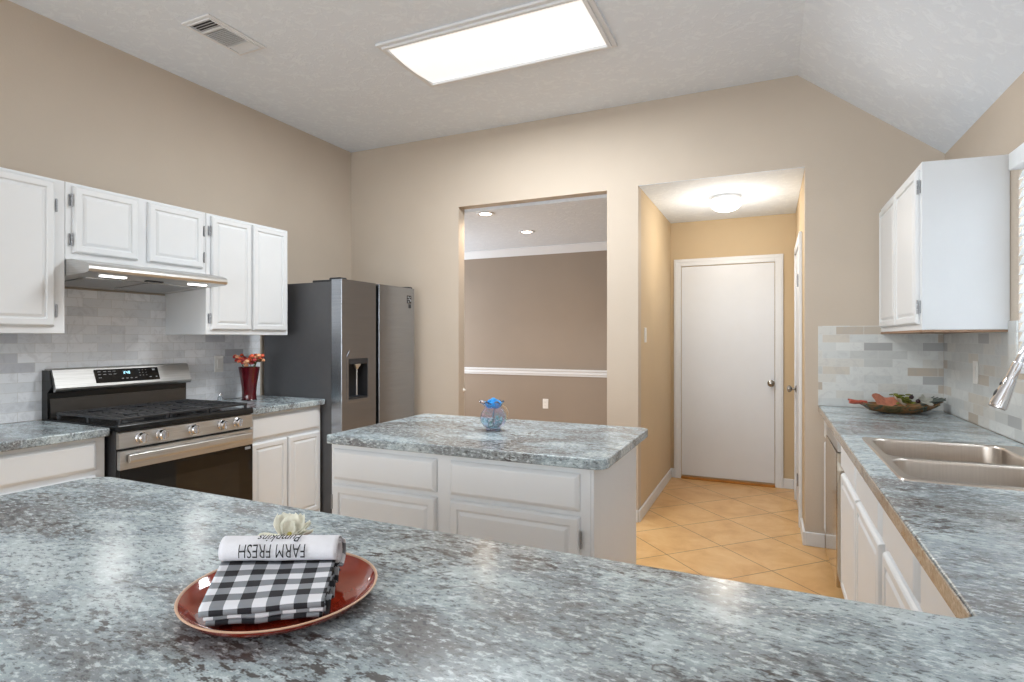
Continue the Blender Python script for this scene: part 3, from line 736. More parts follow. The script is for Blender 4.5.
# ------------------------------------------------------------------ right wall run
RX = .335
def rbase(name, y0, y1, label, fronts, kick=True, body=True):
    c = thing(name, ((XR + RX) / 2, (y0 + y1) / 2, 0), label, 'cabinet')
    MB().box(RX, XR - .002, y0, y1, .10, .8725 if body else .66, .0015, 1).build('body', M['white'], c)
    if not body:
        m = MB(); m.box(RX, RX + .02, y0, y1, .66, .8725); m.box(RX + .02, XR - .002, y0, y0 + .015, .66, .8725); m.box(RX + .02, XR - .002, y1 - .015, y1, .66, .8725)
        m.build('apron', M['white'], c)
    MB().box(RX + .06, XR - .02, y0 + .001, y1 - .001, 0, .0995).build('toe_kick', M['toe'], c)
    for a, b_, z0, z1, k in fronts: front(c, '-X', RX, a, b_, z0, z1, k)
    return c
rbase('base_cabinet', 3.80, 4.120, 'narrow white base cabinet in the far right corner by the hall', [(3.83, 4.10, .712, .852, 'drawer'), (3.83, 4.10, .13, .69, 'door')])
rbase('sink_cabinet', 2.085, 3.19, 'white sink cabinet with two panels over two doors beside the dishwasher', [(2.665, 3.175, .712, .852, 'drawer'), (2.125, 2.640, .712, .852, 'drawer'), (2.665, 3.175, .13, .69, 'door'), (2.125, 2.640, .13, .69, 'door')], body=False)
rbase('base_cabinet', 1.60, 2.084, 'white base cabinet with a drawer over a door, nearer than the sink cabinet', [(1.632, 2.060, .712, .852, 'drawer'), (1.632, 2.060, .13, .69, 'door')])
rbase('base_cabinet', 1.03, 1.598, 'white corner base cabinet where the right counter meets the foreground counter', [(1.10, 1.585, .712, .852, 'drawer'), (1.10, 1.585, .13, .69, 'door')])
dw = thing('dishwasher', (.64, 3.495, 0), 'stainless steel dishwasher under the far end of the right counter', 'dishwasher')
MB().box(RX + .002, XR - .02, 3.196, 3.794, .10, .868, .002).build('tub', M['dark'], dw)
MB().box(RX - .034, RX + .0015, 3.198, 3.792, .115, .780, .004).build('door', brushed('dishwasher_steel', rgb(196, 186, 172), .10, (3, 3, 90), var=.03), dw, 40)
MB().box(RX - .030, RX + .0015, 3.198, 3.792, .784, .866, .004).build('control_strip', M['steel'], dw, 40)
MB().box(RX + .05, XR - .05, 3.20, 3.79, 0, .0995).build('toe_kick', M['toe'], dw)
# peninsula body
pn = thing('peninsula_cabinet', (-.8, .64, 0), 'white cabinet base under the foreground counter', 'cabinet')
MB().box(-1.86, RX - .03, .32, 1.03, .10, .8725, .002).build('body', M['white'], pn)
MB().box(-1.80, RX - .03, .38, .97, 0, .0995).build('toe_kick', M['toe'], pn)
MB().box(RX - .0285, XR - .002, .32, 1.028, 0, .8725).build('end_cabinet', M['white'], pn)
# L-shaped worktop with the sink cut out
SX0, SX1, SY0, SY1 = .362, .905, 2.050, 2.860
PXL, PYF = -1.930, 1.083
P = []
for i in range(9):
    a = math.radians(90 + 90 * i / 8); P.append((PXL + .075 + .075 * math.cos(a), PYF - .075 + .075 * math.sin(a)))
for i in range(7):
    a = math.radians(180 + 15 * i); P.append((PXL + .08 + .08 * math.cos(a), .24 + .08 + .08 * math.sin(a)))
P += [(XR - .010, .24), (XR - .010, YB - .010), (.290, YB - .010), (.290, PYF + .018), (.268, PYF)]
hole = rounded(SX0 + .018, SX1 - .018, SY0 + .018, SY1 - .018, (.03,) * 4)
wt = worktop('countertop', P, 'large mottled blue-grey foreground counter running round to the sink along the right wall', hole)
eg = MB().box(.2855, .2898, PYF + .022, YB - .012, .8745, .9125, .002, 1).build('bounce_edge_strip', M['granite_edge'], wt); eg['label'] = 'front edge streaked brown with painted floor bounce'  # thin added strip, warm floor bounce painted along the counter edge

# sink
sk = thing('double_sink', ((SX0 + SX1) / 2, (SY0 + SY1) / 2, .914), 'stainless steel double-bowl sink set in the right-hand counter', 'sink')
def sink_mesh():
    b = bmesh.new(); zt = .9190
    def ring(x0, x1, y0, y1, r, z, n=5):
        P = []
        for (cx, cy, a0) in ((x0 + r, y0 + r, 180), (x1 - r, y0 + r, 270), (x1 - r, y1 - r, 0), (x0 + r, y1 - r, 90)):
            for i in range(n): a = math.radians(a0 + 90 * i / (n - 1)); P.append(b.verts.new((cx + r * math.cos(a), cy + r * math.sin(a), z)))
        return P
    def bridge(A, B):
        for i in range(len(A)): j = (i + 1) % len(A); b.faces.new((A[i], A[j], B[j], B[i]))
    o0 = ring(SX0, SX1, SY0, SY1, .03, .9142); o1 = ring(SX0 + .003, SX1 - .003, SY0 + .003, SY1 - .003, .028, zt); bridge(o0, o1)
    ym = 2.415; bowls = ((SX0 + .028, SX1 - .075, SY0 + .03, ym - .014), (SX0 + .028, SX1 - .075, ym + .014, SY1 - .028))
    ed = set()
    for i in range(len(o1)): ed.add(b.edges.get((o1[i], o1[(i + 1) % len(o1)])))
    for x0, x1, y0, y1 in bowls:
        r0 = ring(x0, x1, y0, y1, .06, zt); es = [b.edges.new((r0[i], r0[(i + 1) % len(r0)])) for i in range(len(r0))]; ed.update(es)
        r1 = ring(x0 + .006, x1 - .006, y0 + .006, y1 - .006, .056, zt - .008); bridge(r0, r1)
        r2 = ring(x0 + .012, x1 - .012, y0 + .012, y1 - .012, .052, zt - .15); bridge(r1, r2)
        r3 = ring(x0 + .03, x1 - .03, y0 + .03, y1 - .03, .04, zt - .175); bridge(r2, r3)
        b.faces.new(r3)
    bmesh.ops.triangle_fill(b, edges=list(ed), use_beauty=True)
    bmesh.ops.recalc_face_normals(b, faces=b.faces)
    m = MB(); m.merge(b); return m, bowls
m, bowls = sink_mesh()
m.build('basin', M['sinksteel'], sk, 50)
for x0, x1, y0, y1 in bowls:
    MB().lathe([(.045, 0), (.045, .002), (.036, .003), (.030, .0005), (0, .0005)], ((x0 + x1) / 2 + .02, (y0 + y1) / 2, .919 - .1745), 24).build('drain', M['chrome'], sk, 40)

# faucet
fa = thing('faucet', (.865, 2.47, .919), 'chrome pull-down kitchen faucet arching over the sink', 'faucet')
fy = 2.47
MB().lathe([(.030, 0), (.030, .006), (.022, .012), (.019, .06), (.017, .10), (.013, .105)], (.865, fy, .9192), 28).build('base', M['chrome'], fa, 40)
pts = [(.865, fy, 1.02), (.865, fy, 1.10), (.865, fy, 1.20)]
head = Vector((.716, fy, 1.105)); hdir = Vector((.040, 0, .110)).normalized()
top = head + hdir * .17
p0, p1, p2, p3 = Vector((.865, fy, 1.20)), Vector((.872, fy, 1.36)), top + hdir * .13, top
for i in range(1, 17):
    t_ = i / 16; pts.append(tuple(p0 * (1 - t_) ** 3 + p1 * 3 * t_ * (1 - t_) ** 2 + p2 * 3 * t_ * t_ * (1 - t_) + p3 * t_ ** 3))
MB().tube(pts, .0115, 16).build('spout', M['chrome'], fa, 60)
rotm = Vector((0, 0, 1)).rotation_difference(hdir).to_matrix().to_4x4()
m = MB().lathe([(0, 0), (.021, .0), (.0265, .004), (.0268, .012), (.0240, .045), (.0205, .075), (.0180, .105), (.0155, .110), (.0150, .165), (.0116, .172)], (0, 0, 0), 28, mat=Matrix.Translation(head) @ rotm)
sp = m.build('spray_head', M['chrome'], fa, 50)
lc = head + hdir * .048 + Vector((-hdir.z, 0, hdir.x)) * .0215
m = MB(); m.ell(lc, (.005, .008, .016), 16, 10, rotm); m.ell(lc + hdir * .035 + Vector((.003, 0, 0)), (.004, .006, .008), 16, 10, rotm)
m.build('spray_button', M['dark'], sp, 90)
m = MB().tube([(.865, fy + .018, .985), (.865, fy + .055, .990), (.865, fy + .09, 1.03)], [.009, .008, .006], 12); m.build('lever', M['chrome'], fa, 60)

# right upper cabinet
uc = thing('wall_cabinet', (.79, 3.64, 1.375), 'white upper cabinet on the right wall beside the window, its smooth end facing the room', 'cabinet')
CX = .630; CY0, CY1 = 3.105, 4.135
MB().prism([(CX, CY0), (XR - .001, CY0 + .03), (XR - .001, CY1), (CX, CY1)], 'Z', 1.385, 2.150, .002, 1).build('body', M['white'], uc)
MB().prism([(CX - .002, CY0 - .001), (XR - .001, CY0 + .029), (XR - .001, CY1), (CX - .002, CY1)], 'Z', 1.375, 1.3848).build('bottom_edge', simple('raw_wood_edge', rgb(150, 120, 96), .6, var=.1), uc)
for a, b_, hs in ((3.135, 3.60, 1), (3.612, 4.085, 0)):
    dd = front(uc, '-X', CX, a, b_, 1.412, 2.122, 'door')
    if hs:
        for z in (2.04, 1.49): hinge(dd, '-X', CX, a - .008, z, -1)

# ------------------------------------------------------------------ wall plates
def plate(name, c, axis, label, cat, outlet, w=.07, hgt=.115):
    o = thing(name, c, label, cat); x, y, z = c; m = MB()
    def bx(a0, a1, z0, z1, t0, t1, bev=.001):
        if axis == '+X': m.box(x + t0, x + t1, y + a0, y + a1, z + z0, z + z1, bev, 1)
        elif axis == '-X': m.box(x - t1, x - t0, y + a0, y + a1, z + z0, z + z1, bev, 1)
        else: m.box(x + a0, x + a1, y - t1, y - t0, z + z0, z + z1, bev, 1)
    bx(-w / 2, w / 2, -hgt / 2, hgt / 2, .0005, .006, .0015); m.build('cover_plate', M['plate_white'], o)
    m = MB()
    if outlet: bx(-.017, .017, .006, .036, .0062, .0085); bx(-.017, .017, -.036, -.006, .0062, .0085); m.build('socket', M['plate_white'], o)
    else: bx(-.016, .016, -.033, .033, .0062, .0095); m.build('rocker', M['plate_white'], o)
    if outlet:
        for s in (.021, -.021):
            for q in (-.007, .007): m = MB(); bx(q - .001, q + .001, s - .005, s + .005, .0086, .0089, 0); m.build('slot', M['dark'], o)
    return o
plate('light_switch', (XL + .009, 2.745, 1.168), '+X', 'white switch plate on the marble backsplash left of the red vase', 'switch', False)
plate('light_switch', (XR - .009, 3.545, 1.175), '-X', 'white switch plate on the tiled window wall under the right upper cabinet', 'switch', False)
plate('light_switch', (-.875, 4.386, 1.373), '+X', 'white light switch on the left wall of the hall', 'switch', False)
plate('power_outlet', (-2.41, DY, .574), '-Y', 'white power outlet low on the taupe dining room wall', 'outlet', True)
tag(MB().lathe([(.014, 0), (.014, .004), (.008, .010), (.004, .018), (.006, .022), (0, .024)], (-2.3875, 4.222, .905), 16, 'X').build('wall_hook', M['plate_white'], smooth=40), 'tiny white round hook on the left side of the wide opening', 'hook')

# ------------------------------------------------------------------ red vase with coral flowers
vx, vy = -3.33, 2.835
va = thing('flower_vase', (vx, vy, .914), 'dark red glass vase standing on the short counter beside the refrigerator', 'vase')
red = simple('red_glass', rgb(80, 6, 18), .05, var=.15, vs=20, spec=.8)
MB().lathe([(0, 0), (.047, 0), (.050, .004), (.047, .012), (.046, .05), (.050, .10), (.058, .16), (.067, .215), (.070, .232), (.066, .232), (.055, .17), (.045, .10), (.04, .02), (0, .018)], (vx, vy, .9145), 36).build('glass', red, va, 60)
MB().lathe([(.0505, 0), (.051, .005), (.0485, .008)], (vx, vy, .9143), 36, cap=False).build('base_ring', glass('clear_base', (1, .9, .9, 1)), va, 60)
bq = thing('flower_bouquet', (vx, vy, 1.14), 'coral and orange artificial flowers filling the dark red vase', 'flowers')
coral = [simple('coral_petal', rgb(228, 104, 74), .7, var=.25, vs=80), simple('orange_petal', rgb(246, 178, 136), .7, var=.2, vs=80), simple('rust_petal', rgb(168, 60, 60), .7, var=.25, vs=80)]
stem = simple('green_stem', rgb(84, 98, 56), .7, var=.2)
rnd = random.Random(3)
m = MB()
for i in range(12):
    a = rnd.uniform(0, 6.28); r = rnd.uniform(.02, .055)
    m.tube([(vx + .01 * math.cos(a), vy + .01 * math.sin(a), 1.00), (vx + r * .7 * math.cos(a), vy + r * .7 * math.sin(a), 1.13), (vx + r * 1.15 * math.cos(a), vy + r * 1.15 * math.sin(a), 1.17 + rnd.uniform(0, .03))], .0018, 6)
m.build('stems', stem, bq, 60)
for i in range(64):
    a = i * 2.4; r = .010 + .084 * math.sqrt((i + .5) / 64); lobe = abs(math.cos(a - YAW))
    z = 1.160 + rnd.uniform(0, .042) + .050 * lobe * (r / .086) * rnd.uniform(.4, 1.1)
    c = Vector((vx + r * math.cos(a), vy + r * math.sin(a), z)); R = rnd.uniform(.0115, .016)
    m = MB()
    for k in range(5):
        ak = k * 1.257 + rnd.uniform(-.2, .2)
        m.ell(c + Vector((math.cos(ak) * R * .5, math.sin(ak) * R * .5, 0)), (R * .6, R * .6, R * .75), 8, 6, Matrix.Rotation(ak, 4, 'Z') @ Matrix.Rotation(-.5, 4, 'Y'))
    m.ell(c + Vector((0, 0, R * .3)), (R * .5, R * .5, R * .6), 8, 6)
    m.build('blossom', coral[(i * 7) % 3], bq, 60)
m = MB()
for i in range(9):
    a = rnd.uniform(0, 6.28); m.ell((vx + .07 * math.cos(a), vy + .07 * math.sin(a), 1.185 + rnd.uniform(-.01, .04)), (.020, .007, .002), 8, 6, Matrix.Rotation(a, 4, 'Z') @ Matrix.Rotation(rnd.uniform(-.5, .5), 4, 'Y'))
m.build('leaves', stem, bq, 60)
# small glass stopper beside the range
gs = thing('glass_shaker', (-3.40, 2.66, .914), 'tiny clear glass shaker on the counter right behind the gas range', 'shaker')
MB().lathe([(0, 0), (.016, 0), (.018, .004), (.016, .03), (.010, .038), (.010, .044)], (-3.40, 2.66, .9145), 20).build('bottle', glass('clear_glass', (.97, .98, 1, 1), .02), gs, 50)
MB().lathe([(.012, 0), (.012, .010), (.007, .016), (0, .017)], (-3.40, 2.66, .9586), 20).build('cap', M['chrome'], gs, 50)

# ------------------------------------------------------------------ blue glass pitcher on the island
px, py, pz = -1.187, 2.385, .914
pt = thing('glass_pitcher', (px, py, pz), 'small round iridescent glass pitcher holding a blue rose, on the island', 'pitcher')
def irid():
    t = NT('iridescent_glass'); c = t.co(); n = t.noise(c, 22, 3, .5, .8)
    t.l(t.ramp(n, [(.3, rgb(205, 245, 240)), (.48, rgb(225, 235, 255)), (.6, rgb(255, 236, 244)), (.7, rgb(228, 250, 246))]), t.b.inputs['Base Color'])
    t.b.inputs['Transmission Weight'].default_value = .93; t.b.inputs['Roughness'].default_value = .05; t.b.inputs['IOR'].default_value = 1.25
    return t.m
ir = irid()
b = bmesh.new(); n = 40; rings = []
for k, (r, z) in enumerate([(.0, .002), (.030, .002), (.033, 0), (.034, .006), (.030, .012), (.046, .022), (.057, .040), (.060, .058), (.056, .078), (.046, .094), (.037, .104), (.034, .112), (.038, .124), (.044, .134)]):
    if r == 0: rings.append([b.verts.new((0, 0, z))]); continue
    ring = []
    for i in range(n):
        a = 2 * math.pi * i / n; w = max(0, (z - .106) / .028)
        rr = r * (1 + .16 * w * math.cos(6 * a)) + w * .016 * max(0, math.cos(a - math.pi)) ** 6
        ring.append(b.verts.new((rr * math.cos(a), rr * math.sin(a), z + .006 * w * math.cos(6 * a + 1))))
    rings.append(ring)
for A, B in zip(rings, rings[1:]):
    for i in range(n):
        j = (i + 1) % n
        if len(A) == 1: b.faces.new((A[0], B[i], B[j]))
        else: b.faces.new((A[i], A[j], B[j], B[i]))
bmesh.ops.recalc_face_normals(b, faces=b.faces)
g = MB(); g.merge(b, Matrix.Translation((px, py, pz + .0005)) @ Matrix.Rotation(YAW, 4, 'Z'))
g = g.build('bowl', ir, pt, 80); sm = g.modifiers.new('solid', 'SOLIDIFY'); sm.thickness = .003; sm.offset = -1
ca, sa = math.cos(YAW), math.sin(YAW)
m = MB().tube([(px + ca * q, py + sa * q, pz + w) for q, w in ((.036, .116), (.050, .112), (.062, .098), (.068, .080), (.066, .062), (.056, .052))], [.004, .0045, .0045, .0045, .004, .0035], 10)
m.build('handle', glass('amber_handle_glass', rgb(250, 226, 196), .04), pt, 60)
m = MB(); rq = random.Random(9)
for i in range(60):
    a = rq.uniform(0, 6.283); z = rq.uniform(.010, .056); r = math.sqrt(rq.random()) * (.022 + .55 * (z - .010) + .002)
    m.ell((px + r * math.cos(a), py + r * math.sin(a), pz + z), (.0075, .0065, .005), 8, 6, Matrix.Rotation(rq.uniform(-1, 1), 4, 'X'))
tag(m.build('glass_pebbles', simple('pale_teal_pebbles', rgb(176, 214, 212), .2, var=.3, vs=60), pt, 60), None, None, None, 'stuff')
ro = thing('blue_rose', (px, py, pz + .12), 'bright blue artificial rose head sitting in the mouth of the glass pitcher', 'flower')
blue = simple('blue_petal', rgb(22, 150, 228), .45, var=.35, vs=60)
m = MB(); rnd = random.Random(5)
for L in range(4):
    for k in range(5 + L):
        a = k * 6.283 / (5 + L) + L * .6; r = .004 + L * .0088
        m.ell((px + r * math.cos(a), py + r * math.sin(a), pz + .134 - L * .005), (.006, .014 + L * .002, .018), 10, 8, Matrix.Rotation(a, 4, 'Z') @ Matrix.Rotation(.13 * L + rnd.uniform(-.1, .1), 4, 'Y'))
m.build('petals', blue, ro, 60)
MB().tube([(px, py, pz + .135), (px + .004, py, pz + .10), (px - .004, py + .002, pz + .06), (px, py, pz + .012)], .003, 8).build('stem', simple('teal_stem', rgb(60, 120, 140), .6), ro, 60)

# ------------------------------------------------------------------ decorative platter in the right corner
bx, by = .69, 3.925
pl = thing('leaf_platter', (bx, by, .914), 'leaf-shaped pottery platter on the counter in the far right corner', 'platter')
def plat_mat():
    t = NT('autumn_glaze'); c = t.co(); n = t.noise(c, 14, 5, .6, .8)
    t.l(t.ramp(n, [(.3, rgb(70, 66, 44)), (.45, rgb(110, 96, 62)), (.55, rgb(150, 104, 66)), (.62, rgb(78, 84, 66)), (.72, rgb(120, 112, 92))]), t.b.inputs['Base Color'])
    t.b.inputs['Roughness'].default_value = .25; return t.m
b = bmesh.new(); n = 48; R = []
Lx, Ly = .185, .11
for f_, z in ((0, .004), (.35, .002), (.50, 0), (.52, .001), (.72, .012), (.9, .030), (1.0, .042), (.97, .044), (.85, .030), (.6, .012), (.3, .007), (0, .006)):
    if f_ == 0: R.append([b.verts.new((0, 0, z))]); continue
    ring = []
    for i in range(n):
        a = 2 * math.pi * i / n; e = f_ * (1 + (.06 * math.cos(9 * a) if f_ > .8 else 0)); q = 1 + .16 * abs(math.cos(a)) ** 8 * (f_ > .6)
        ring.append(b.verts.new((Lx * e * q * math.cos(a), Ly * e * math.sin(a), z + .012 * (f_ > .8) * abs(math.cos(a)) ** 6)))
    R.append(ring)
for A, B in zip(R, R[1:]):
    for i in range(n):
        j = (i + 1) % n
        if len(A) == 1: b.faces.new((A[0], B[i], B[j]))
        elif len(B) == 1: b.faces.new((A[i], A[j], B[0]))
        else: b.faces.new((A[i], A[j], B[j], B[i]))
bmesh.ops.recalc_face_normals(b, faces=b.faces)
ang = math.radians(25)
TM = Matrix.Translation((bx, by, .9145)) @ Matrix.Rotation(ang, 4, 'Z') @ Matrix.Scale(1.13, 4)
m = MB(); m.merge(b, TM); m.build('dish', plat_mat(), pl, 60)
def W3(x, y, z): return tuple(TM @ Vector((x, y, z)))
m = MB().tube([W3(-.175, 0, .050), W3(-.205, -.004, .056), W3(-.235, 0, .052), W3(-.255, .006, .058)], [.014, .011, .010, .013], 10)
m.tube([W3(-.20, .01, .054), W3(-.235, .02, .060), W3(-.25, .03, .066)], [.008, .008, .005], 8)
m.build('stem_handle', simple('russet_glaze', rgb(170, 84, 66), .35, var=.25, vs=40), pl, 60)
m = MB()
for k in range(6):
    m.tube([W3(.10 + k * .008, -.02 + .012 * k, .040), W3(.15 + k * .006, -.025 + .014 * k, .058), W3(.20 + .008 * (5 - abs(k - 3)), -.03 + .018 * k, .066 + .002 * k)], [.006, .005, .003], 8)
m.tube([W3(.18, 0, .05), W3(.215, -.005, .060), W3(.245, .01, .070)], [.008, .007, .004], 8)
m.build('vein_fingers', simple('grey_green_glaze', rgb(96, 104, 98), .35, var=.3, vs=40), pl, 60)
def leaf(cx, cy, cz, L, Wd, rot, tilt, lobes=5, curl=.3):
    b = bmesh.new(); c = b.verts.new((0, 0, 0)); V = []
    for i in range(24):
        a = 2 * math.pi * i / 24; r = 1 + .22 * math.cos(lobes * a); x, y = L * r * math.cos(a), Wd * r * math.sin(a)
        V.append(b.verts.new((x, y, curl * (x * x / L + y * y / Wd) * .8 + .003 * math.sin(5 * a))))
    for i in range(24): b.faces.new((c, V[i], V[(i + 1) % 24]))
    r_ = bmesh.ops.extrude_face_region(b, geom=list(b.faces))
    for g_ in r_['geom']:
        if isinstance(g_, bmesh.types.BMVert): g_.co.z += .0015
    bmesh.ops.recalc_face_normals(b, faces=b.faces)
    m = MB(); m.merge(b, TM @ Matrix.Translation((cx, cy, cz)) @ Matrix.Rotation(rot, 4, 'Z') @ Matrix.Rotation(tilt, 4, 'X')); return m
tag(leaf(-.085, .0, .050, .066, .046, .2, .75, 3).build('autumn_leaf', simple('salmon_leaf', rgb(190, 122, 98), .7, var=.15, vs=60), smooth=60), 'salmon pink artificial leaf standing in the left part of the leaf-shaped platter', 'leaf')
tag(leaf(-.028, -.035, .056, .040, .030, 1.2, .75, 5).build('autumn_leaf', simple('cream_leaf', rgb(214, 206, 190), .7, var=.1, vs=60), smooth=60), 'cream artificial leaf between the salmon leaf and the green sprig on the platter', 'leaf')
tag(leaf(.112, -.02, .060, .044, .032, .4, .8, 5).build('autumn_leaf', simple('pale_grey_leaf', rgb(190, 190, 180), .7, var=.12, vs=60), smooth=60), 'pale grey artificial leaf in the right part of the leaf-shaped platter', 'leaf')
sg = thing('green_sprig', W3(.02, 0, .045), 'olive green artificial sprig heaped in the middle of the leaf-shaped platter', 'sprig')
rnd = random.Random(11); m = MB()
for i in range(34):
    m.ell(W3(.018 + rnd.uniform(-.045, .045), rnd.uniform(-.03, .03), .046 + rnd.uniform(0, .046)), (.018, .011, .004), 8, 6, Matrix.Rotation(rnd.uniform(0, 6.28), 4, 'Z') @ Matrix.Rotation(rnd.uniform(-1, 1), 4, 'X'))
m.build('leaves', simple('olive_leaf', rgb(112, 116, 38), .7, var=.3, vs=60), sg, 60)
for q, (x, y, z, lab) in enumerate(((.058, -.005, .080, 'dark berry on top of the green sprig in the platter'), (.085, -.015, .060, 'dark purple berry at the right of the green sprig in the platter'))):
    bo = tag(MB().ell(W3(x, y, z), (.0125, .0125, .0125), 16, 12).ell(W3(x + .004, y, z + .012), (.003, .003, .003), 8, 6).build('berry', simple('dark_berry', rgb(46, 18, 26), .3, var=.3, vs=80), smooth=60), lab, 'berry', 'dark berries in the platter')

# ------------------------------------------------------------------ plate with towel and white flower on the foreground counter
PXc, PYc = -.736, .692
PR = .166
dp_ = thing('serving_plate', (PXc, PYc, .914), 'round glossy rust-red plate with a tan rim in the foreground', 'plate')
def redglaze():
    t = NT('rust_glaze'); c = t.co(); n = t.noise(c, 18, 4, .6)
    t.l(t.ramp(n, [(.3, rgb(134, 40, 24)), (.7, rgb(156, 50, 30))]), t.b.inputs['Base Color']); t.b.inputs['Roughness'].default_value = .08
    t.b.inputs['Coat Weight'].default_value = .6; return t.m
rg_ = redglaze()
MB().lathe([(0, .004), (.075, .004), (.078, 0), (.086, 0), (.088, .004), (.128, .006), (.146, .0125), (.1515, .0205), (.1502, .0215), (.1430, .0160), (.128, .0092), (.09, .008), (0, .007)], (PXc, PYc, .9145), 80).build('dish', rg_, dp_, 60)
MB().lathe([(.1508, .0200), (.1535, .0212), (.1541, .0226), (.1530, .0237), (.1508, .0233), (.1496, .0212)], (PXc, PYc, .9145), 80, cap=False).build('rim', simple('bare_clay_rim', rgb(204, 168, 142), .5, var=.1), dp_, 60)

# towel: the folded part is a skewed quad (near edge turned and shorter than the far edge); the roll lies on its far edge
TA = math.radians(26); e1 = Vector((math.cos(TA), math.sin(TA), 0)); e2 = Vector((-math.sin(TA), math.cos(TA), 0))
TN0, TN1, TF0, TF1 = Vector((-.742, .545, 0)), Vector((-.603, .646, 0)), Vector((-.866, .680, 0)), Vector((-.693, .771, 0))
TZ, TD, TW = .9300, .160, .183
RC = (Vector((-.873, .681, 0)) + Vector((-.685, .772, 0))) / 2
def gingham():
    t = NT('gingham_cotton'); u = t.n('ShaderNodeUVMap'); sp = t.n('ShaderNodeSeparateXYZ'); t.l(u.outputs[0], sp.inputs[0])
    cell = .0205
    def stripe(s): return t.math('LESS_THAN', t.math('FRACT', t.math('DIVIDE', s, cell * 2)), .5)
    a = stripe(sp.outputs[0]); b_ = stripe(sp.outputs[1]); s = t.math('ADD', a, b_)
    col = t.ramp(t.math('DIVIDE', s, 2.0), [(0, rgb(224, 225, 231)), (.34, rgb(134, 138, 144)), (.8, rgb(36, 36, 41))], 'CONSTANT')
    t.l(col, t.b.inputs['Base Color']); t.b.inputs['Roughness'].default_value = .95
    t.bump(t.noise(t.co(), 500, 2), .3, .001)
    return t.m
gm = gingham()
def quad(xn, d, inset=0):
    t_ = d / TD; P = TN0.lerp(TN1, xn).lerp(TF0.lerp(TF1, xn), t_); return P
def sweep(prof, nx, pos, uvf, wave=0):
    """sheet following prof [(d, z)]; pos(xn, d) gives the place in plan"""
    b = bmesh.new(); uv = b.loops.layers.uv.new('UVMap'); g = []
    s = [0]
    for (a, c), (d_, e) in zip(prof, prof[1:]): s.append(s[-1] + math.hypot(d_ - a, e - c))
    for i in range(nx + 1):
        x = i / nx; row = []
        for k, (d_, z) in enumerate(prof):
            w = wave * (math.sin(x * 10 + d_ * 40) + .6 * math.sin(x * 19 + k * .7))
            q = pos(x, d_ + .8 * w); row.append(b.verts.new((q.x, q.y, TZ + z + w)))
        g.append(row)
    for i in range(nx):
        for k in range(len(prof) - 1):
            f = b.faces.new((g[i][k], g[i + 1][k], g[i + 1][k + 1], g[i][k + 1]))
            for lp, (ii, kk) in zip(f.loops, ((i, k), (i + 1, k), (i + 1, k + 1), (i, k + 1))): lp[uv].uv = uvf(ii / nx, s[kk], prof[kk][0])
    bmesh.ops.recalc_face_normals(b, faces=b.faces)
    m = MB(); m.merge(b); return m
tw = thing('dish_towel', (RC.x, RC.y, TZ), 'folded black and white checked towel with a rolled white printed end on the red plate', 'towel')
CELL = .0205
def fold(d0, d1, z0, z1, n=6):
    """flattened loop: top from far to near, rounded near edge, back underneath"""
    r = (z1 - z0) / 2; P = [(d1, z1)]
    for i in range(8): P.append((d1 + (d0 + r - d1) * (i + 1) / 8, z1))
    for i in range(1, n): a = math.radians(90 + 180 * i / n); P.append((d0 + r + r * math.cos(a), z0 + r + r * math.sin(a)))
    for i in range(8): P.append((d0 + r + (d1 - d0 - r) * i / 7, z0))
    return P
def uvtop(off):
    def f(x, s, d): return (x * TW + CELL * 1.3, (.160 - s) + CELL + off)
    return f
def sheet(m, name, mat, parent, th=.0022):
    o = m.build(name, mat, parent, 60); q = o.modifiers.new('solid', 'SOLIDIFY'); q.thickness = th; q.offset = 0; return o
sheet(sweep(fold(.004, .150, .0006, .0062), 34, lambda x, d: quad(.05 + x * .93, d), uvtop(.011), .0008), 'lower_fold', gm, tw)
sheet(sweep(fold(.006, .155, .0078, .0134), 34, lambda x, d: quad(.03 + x * .98, d), uvtop(.004), .0009), 'middle_fold', gm, tw)
sheet(sweep(fold(0, .160, .0155, .0275), 34, quad, uvtop(0), .0003), 'top_fold', gm, tw)
# rolled end, white outside
rr = .0235; RZ = .9785 - TZ
RL = .100
def rollpos(x, d): return RC + e1 * (.004 - RL + 2 * RL * x) + e2 * d
spiral = []
for i in range(60):
    a = math.radians(-95 + 15.5 * i); r = rr * (1 - .010 * i); spiral.append((r * math.cos(a), RZ + r * math.sin(a)))
ro_ = sheet(sweep(spiral, 24, rollpos, lambda x, s, d: (x, s), .0003), 'rolled_end', M['whitecloth'], tw, .002)
pm = sweep([(.0255 * math.cos(math.radians(a)), RZ - .004 + .026 * math.sin(math.radians(a))) for a in range(-120, 40, 12)], 6, lambda x, d: RC + e1 * (RL - .012 + .022 * x) + e2 * (d * (1 - .25 * x)), lambda x, s, d: (x * .03, s), .0010)
sheet(pm, 'side_tuck', gm, tw)
pm = sweep([(.004 + .15 * k / 8, .004 + .020 * math.sin(k * 1.1) ** 2) for k in range(9)], 4, lambda x, d: quad(1.0 + .045 * x, d), lambda x, s, d: (x * .01, s), .0006)
sheet(pm, 'side_fold', gm, tw)
